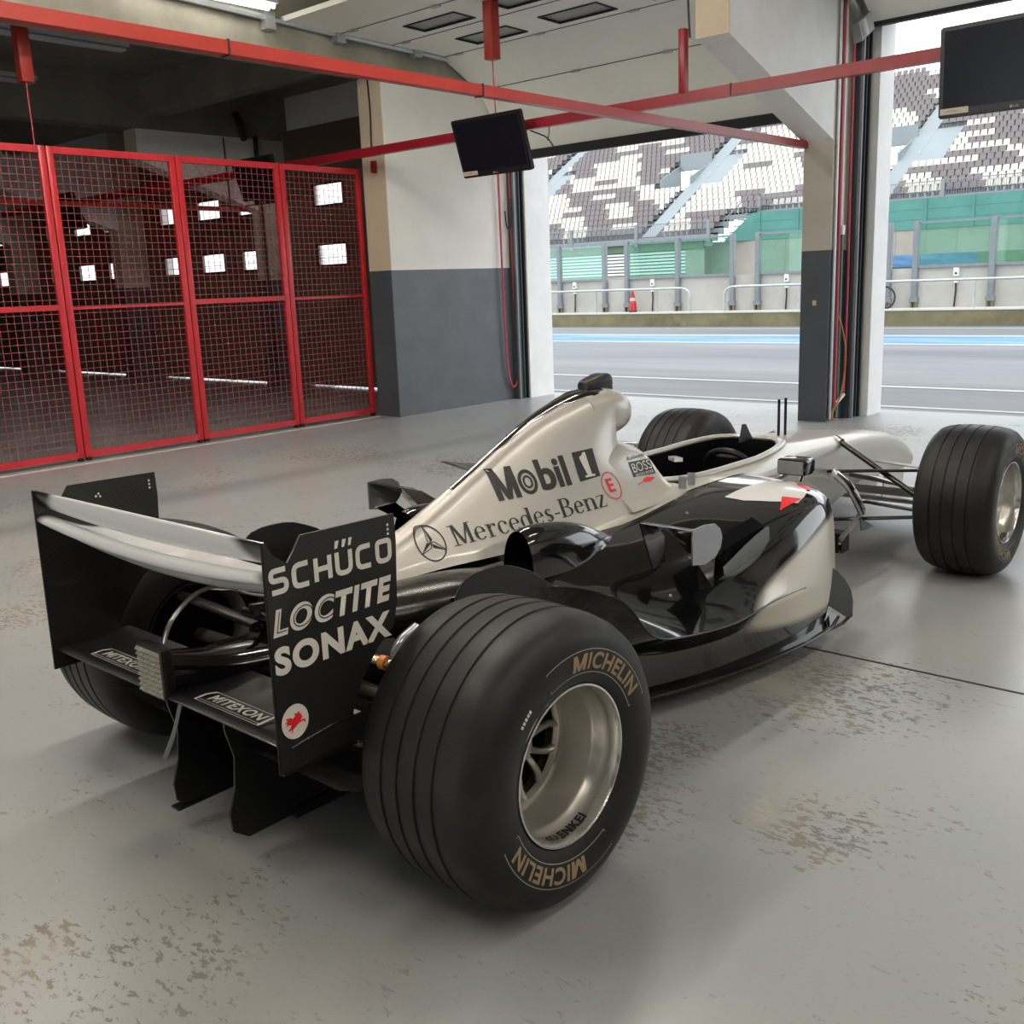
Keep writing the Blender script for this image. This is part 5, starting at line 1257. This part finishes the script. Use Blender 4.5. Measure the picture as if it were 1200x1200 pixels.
for s in (1, -1):
    F = (lambda b, c: b) if s > 0 else flip_u
    W = (lambda u: u)
    def place(b, tree=ectree, lift=.0016):
        if s < 0:
            cs = [v.co.x for v in b.verts]
        return on_side(b, s, tree, lift)
    # on the left side the words run the other way along the car
    mm = lambda b, c0, c1: b if s > 0 else flip_u(b, (c0+c1)/2)
    b = bmesh.new(); big_m(b, .670, .693, .757, .787); t = bold_text('bil', .842, .698, .965, .793, .030); merge(b, t)
    stroke(b, arc2(.797, .733, .029, .032, 0, 2*PI, 30)[:-1], .011, closed=True); stroke(b, arc2(.797, .733, .0145, .0165, 0, 2*PI, 24)[:-1], .007, closed=True)
    mm(b, .658, 1.10); part('fuel_lettering', place(b), 'ink', cover, smooth=60)
    b = bmesh.new(); poly2d(b, [(1.002, .703), (1.098, .708), (1.102, .798), (1.006, .795)]); mm(b, .658, 1.10); bx_ = part('numeral_box', place(b), 'ink', cover, smooth=60)
    b = bmesh.new(); poly2d(b, [(1.042, .718), (1.062, .718), (1.062, .790), (1.050, .790), (1.044, .783), (1.030, .777), (1.030, .770), (1.042, .772)]); poly2d(b, [(1.030, .712), (1.075, .712), (1.075, .7185), (1.030, .7185)]); mm(b, .658, 1.10); part('numeral_one', place(b, ectree, .0024), 'white_ink', bx_, smooth=60)
    b = bmesh.new(); serif(b, 'Mercedes-Benz', .462, .598, 1.082, .056)
    for v in b.verts: v.co.y += .017*(v.co.x-.462)/.62
    mm(b, .33, 1.082); part('engine_lettering', place(b), 'ink', cover, smooth=60)
    b = bmesh.new(); cx, cz, rx, rz = .392, .619, .045, .047
    stroke(b, arc2(cx, cz, rx, rz, 0, 2*PI, 48)[:-1], .0042, closed=True)
    for a in (PI/2, PI/2+2*PI/3, PI/2-2*PI/3):
        d = Vector((math.cos(a)*rx, math.sin(a)*rz)); nn = Vector((-math.sin(a), math.cos(a)))*.0085; tip = Vector((cx, cz))+d; c0 = Vector((cx, cz))
        e1 = c0+nn+d*.18; e2 = c0-nn+d*.18
        stroke(b, [tuple(tip), tuple(e1), tuple(c0)], .0022); stroke(b, [tuple(tip), tuple(e2)], .0022); poly2d(b, [tuple(c0), tuple(e2), tuple(tip)])
    mm(b, .33, 1.082); part('star_emblem', place(b), 'ink', cover, smooth=60)
    # headrest marks
    b = bmesh.new(); poly2d(b, [(1.262, .678), (1.385, .672), (1.388, .722), (1.262, .728)]); pb = part('sponsor_box', place(b, hrtree), 'ink', headrest, smooth=60)
    b = bold_text('BOSS', 1.270, .690, 1.380, .720, .0)
    t = bold_text('HUGO BOSS', 1.276, .6775, 1.376, .6855, .01); merge(b, t); mm(b, 1.262, 1.385); part('sponsor_lettering', place(b, hrtree, .0026), 'white_ink', pb, smooth=60)
    b = bold_text('. Raikkonen', 1.245, .733, 1.375, .746, .0); mm(b, 1.245, 1.375); part('driver_name', place(b, hrtree), 'ink', headrest, smooth=60)
    b = bmesh.new(); stroke(b, arc2(1.130, .672, .040, .042, 0, 2*PI, 36)[:-1], .0035, closed=True); t = bold_text('E', 1.112, .652, 1.142, .695, .03); merge(b, t); mm(b, 1.08, 1.18); part('extinguisher_mark', place(b, tree_of([cover, headrest])), 'red_ink', cover, smooth=60)
    b = bmesh.new(); stroke(b, [(1.205, .640), (1.26, .652), (1.31, .658)], .003); poly2d(b, [(1.30, .662), (1.33, .669), (1.372, .661), (1.34, .652), (1.305, .654)]); mm(b, 1.20, 1.375); part('red_swoosh', place(b, hrtree), 'red_ink', headrest, smooth=60)

# ---- wheels
def side_profile(w):
    out = [(.040, .176), (.016, .182), (.007, .200), (.002, .225), (0, .248), (.003, .272), (.012, .294), (.028, .311), (.050, .3205), (.080, .326)]
    c = w/2; tread = []
    for gx in (-.075, -.025, .025, .075):
        for dx, dr in ((-.006, 0), (-.0042, -.0042), (.0042, -.0042), (.006, 0)): tread.append((c+gx+dx, dr))
    pr = lambda x: .330-.004*((x-c)/(c-.08))**2
    mid = [(x, pr(x)+dr) for x, dr in tread]
    return out + mid + [(w-x, r) for x, r in out[::-1]]
def interp_x(prof, r):
    for (x0, r0), (x1, r1) in zip(prof, prof[1:]):
        if r0 <= r <= r1: return x0+(x1-x0)*(r-r0)/(r1-r0)
    return 0
def wheel(name, yc, s, w, deep, label=None):
    wroot = sub_empty(name, car); xo = s*.897; R0 = .330
    prof = side_profile(w)
    def place_fn(dx, yy, zz):  # s=-1 turns the wheel round the car's middle
        return Vector((xo - s*dx, yc + s*yy, R0+zz))
    b = new_bm(); fs = lathe(b, prof, 0, R0, -s, xo, 112, 0, yc); bmesh.ops.recalc_face_normals(b, faces=fs)
    tyre_o = part('tyre', b, 'tyre', wroot, smooth=35)
    rp = [(.045, .170), (.030, .1785), (.019, .1795), (.014, .178), (.0135, .174), (.019, .171), (.040, .169), (.062, .166), (.075, .157), (.084, .1535), (deep, .149), (deep+.006, .147), (w-.05, .150), (w-.02, .172)]
    b = new_bm(); fs = lathe(b, rp, 0, R0, -s, xo, 96, 0, yc)
    for f in fs:
        rr = [math.hypot(v.co.y-yc, v.co.z-R0) for v in f.verts]; xx = [abs(v.co.x-xo) for v in f.verts]
        if min(rr) > .168 and max(xx) < .05: f.material_index = 1
    rim_o = part('rim', b, ('rim', 'rim_lip'), wroot, smooth=40)
    b = new_bm()
    # hub face: outer ring, spokes in pairs, hub
    fs = lathe(b, [(deep, .149), (deep-.002, .138), (deep+.012, .132), (deep+.02, .147)], 0, R0, -s, xo, 96, 0, yc)
    fs = lathe(b, [(deep+.03, .058), (deep+.012, .056), (deep+.008, .045), (deep+.012, .030), (deep-.012, .028), (deep-.014, .001)], 0, R0, -s, xo, 48, 0, yc)
    for k in range(6):
        a0 = 2*PI*k/6+.35
        for da0, da1 in ((-.16, -.34), (.16, .34)):
            p0 = a0+da0; p1 = a0+da1*.72
            pts = [place_fn(deep+.012, r*math.cos(a), r*math.sin(a)) for r, a in ((.050, p0), (.085, p0*.6+p1*.4), (.115, p1), (.140, p1+(da1-da1*.72)*.9))]
            tube(b, spline(pts, 3), 1.0, 8, flat=(.0085, .012, (1, 0, 0)))
    part('spokes', b, 'rim', rim_o, smooth=50)
    b = new_bm(); fs = lathe(b, [(deep+.045, .146), (deep+.05, .05), (deep+.055, .001)], 0, R0, -s, xo, 48, 0, yc)
    fs = lathe(b, [(w-.07, .149), (w-.075, .04), (w-.075, .001)], 0, R0, -s, xo, 48, 0, yc); part('brake_disc', b, 'dark', rim_o, smooth=40)
    # maker's name twice round the sidewall, in a thin frame
    b = bmesh.new()
    def polar(a_deg0, a_deg1, r0, r1, txt=None, frame=None):
        t = bmesh.new()
        if txt:
            fit(merge(t, text2d(txt[1:], .030, 0, 1.10)), .20, 0, 1, 1); big_m(t, 0, 0, .175, 1)
            bmesh.ops.triangulate(t, faces=t.faces[:]); slice_grid(t, .03)
        else:
            for k in range(24):
                for v0 in (0, 1-.04): poly2d(t, [(k/24, v0), ((k+1)/24, v0), ((k+1)/24, v0+.04), (k/24, v0+.04)])
            for u0 in (0, 1-.006): poly2d(t, [(u0, 0), (u0+.006, 0), (u0+.006, 1), (u0, 1)])
        def fn(u, v):
            a = math.radians(a_deg0+(a_deg1-a_deg0)*u); r = r0+(r1-r0)*v
            return place_fn(interp_x(prof, r)-.0009, r*math.cos(a), r*math.sin(a))
        merge(b, mapped(t, fn))
    polar(92, 27, .213, .250, 'MICHELIN'); part('sidewall_lettering', b, 'gold', wroot, smooth=0)
    b = bmesh.new(); polar(-86, -154, .213, .250, 'MICHELIN'); part('sidewall_lettering', b, 'gold', wroot, smooth=0)
    b = bmesh.new(); polar(112, 20, .205, .258); part('sidewall_frame', b, 'grey_mark', wroot, smooth=0)
    b = bmesh.new(); polar(-64, -160, .205, .258); part('sidewall_frame', b, 'grey_mark', wroot, smooth=0)
    b = bmesh.new()
    for a in (129, 131, 133.2, 135.4, 137.6): 
        t = bmesh.new(); poly2d(t, [(0, 0), (1, 0), (1, 1), (0, 1)])
        mapped(t, lambda u, v: place_fn(interp_x(prof, .229+.009*v)-.001, (.229+.009*v)*math.cos(math.radians(a+1.5*u)), (.229+.009*v)*math.sin(math.radians(a+1.5*u)))); merge(b, t)
    t = bmesh.new(); poly2d(t, [(k/8, 0) for k in range(9)] + [(1-k/8, 1) for k in range(9)])
    mapped(t, lambda u, v: place_fn(interp_x(prof, .193+.002*v)-.001, (.193+.002*v)*math.cos(math.radians(128+16*u)), (.193+.002*v)*math.sin(math.radians(128+16*u)))); merge(b, t)
    part('chalk_marks', b, 'white_ink', wroot, smooth=0)
    # rim maker's name inside the barrel
    t = fit(text2d('ENKEI', .035, 0, 1.1), 0, 0, 1, 1); bmesh.ops.triangulate(t, faces=t.faces[:]); slice_grid(t, .1)
    c2_ = bmesh.new()
    stroke(c2_, arc2(-.22, .5, .10, .42, 0, 2*PI, 18)[:-1], .05, closed=True); stroke(c2_, arc2(-.36, .5, .10, .42, .6, 5.6, 14), .05); merge(t, c2_)
    def fn(u, v):
        a = math.radians(-96+30*u); x = .034+.022*v; r = .1688-.0022*v-.0012
        return place_fn(x, r*math.cos(a), r*math.sin(a))
    part('rim_lettering', mapped(t, fn), 'ink', rim_o, smooth=0)
    return wroot
wheel('rear_wheel', 0.0, 1, .365, .165)
wheel('rear_wheel', 0.0, -1, .365, .165)
wheel('front_wheel', WB, 1, .335, .150)
wheel('front_wheel', WB, -1, .335, .150)

# ---- suspension
def arm(name, a, b, w, t, m, up=(0, 0, 1)):
    bm = new_bm(); tube(bm, [a, b], 1.0, 10, flat=(w, t, up)); return part(name, bm, m)
for s in (1, -1):
    a = arm('push_rod', (s*.165, 2.93, .575), (s*.575, 2.80, .385), .013, .013, 'dark_metal')
    bm = new_bm(); tube(bm, [(s*.150, 2.935, .582), (s*.185, 2.925, .566)], .02, 10); part('rod_end', bm, 'steel', a)
    arm('front_upper_wishbone', (s*.20, 2.74, .462), (s*.57, 2.86, .480), .018, .007, 'dark_metal')
    arm('front_upper_wishbone', (s*.165, 3.42, .40), (s*.575, 3.05, .455), .020, .007, 'silver')
    bm = new_bm(); tube(bm, [(s*.18, 3.07, .392), (s*.32, 3.02, .39), (s*.42, 2.985, .383), (s*.57, 2.93, .378)], [.032, .030, .016, .014], 10, flat=(1.0, .38, (0, 0, 1))); part('track_rod', bm, 'black')
    arm('front_lower_wishbone', (s*.20, 3.20, .235), (s*.57, 2.88, .296), .020, .008, 'dark_metal')
    arm('front_lower_wishbone', (s*.22, 2.76, .238), (s*.57, 2.84, .275), .020, .008, 'dark_metal')
    bm = new_bm(); lathe(bm, [(0, .075), (.01, .12), (.10, .13), (.12, .10), (.121, .01)], 0, .33, 1, s*.60 if s > 0 else s*.60-.121, 28, 0, WB); part('front_upright', bm, 'black_satin')
    arm('rear_upper_wishbone', (s*.11, -.09, .475), (s*.545, -.06, .475), .022, .010, 'bronze' if s > 0 else 'dark_metal')
    arm('rear_upper_wishbone', (s*.13, .28, .46), (s*.54, .03, .475), .020, .009, 'dark_metal')
    arm('rear_lower_wishbone', (s*.12, -.16, .27), (s*.54, -.03, .24), .022, .010, 'dark_metal')
    arm('rear_lower_wishbone', (s*.16, .38, .22), (s*.54, .03, .24), .022, .010, 'dark_metal')
    arm('drive_shaft', (s*.10, .0, .34), (s*.56, .0, .33), .022, .022, 'steel')
    if s < 0: continue
    bm = new_bm(); tube(bm, [(s*.372, -.078, .475), (s*.39, -.076, .475)], .017, 12); part('orange_collar', bm, 'orange')
    bm = new_bm(); tube(bm, spline([(s*.50, -.14, .36), (s*.47, -.12, .43), (s*.44, -.07, .46)], 4), .045, 12); part('brake_duct', bm, 'black')
    bm = new_bm(); tube(bm, spline([(s*.41, .02, .53), (s*.40, -.03, .50), (s*.41, -.06, .45)], 4), .028, 12); part('brake_line', bm, 'duct_grey')

# ---- front wing
bm = new_bm()
for cam_, th in (([(p.y, p.z) for p in spline([Vector((0, 3.62, .17)), Vector((0, 3.75, .135)), Vector((0, 3.90, .12)), Vector((0, 4.05, .13))], 4)], .025), ([(p.y, p.z) for p in spline([Vector((0, 3.48, .26)), Vector((0, 3.56, .21)), Vector((0, 3.66, .18))], 4)], .014)):
    ring = wing_section(cam_, th); rows = [[Vector((x, p.x, p.y)) for p in ring] for x in (-.69, -.4, -.2, 0, .2, .4, .69)]
    fs = skin_rows(bm, rows, True, True, True); bmesh.ops.recalc_face_normals(bm, faces=fs)
fwg = part('front_wing', bm, 'silver', smooth=45)
for s in (1, -1):
    bm = new_bm(); prism(bm, [(s*.69, y, z) for y, z in ((3.45, .10), (3.45, .27), (3.62, .29), (4.12, .22), (4.12, .08))], (s*.008, 0, 0)); part('wing_end_plate', bm, 'black', fwg, smooth=0)
    bm = new_bm(); prism(bm, [(s*.07, 3.72, .14), (s*.07, 4.0, .13), (s*.06, 4.05, .27), (s*.06, 3.78, .29)], (s*.008, 0, 0)); part('wing_pylon', bm, 'silver', fwg, smooth=0)
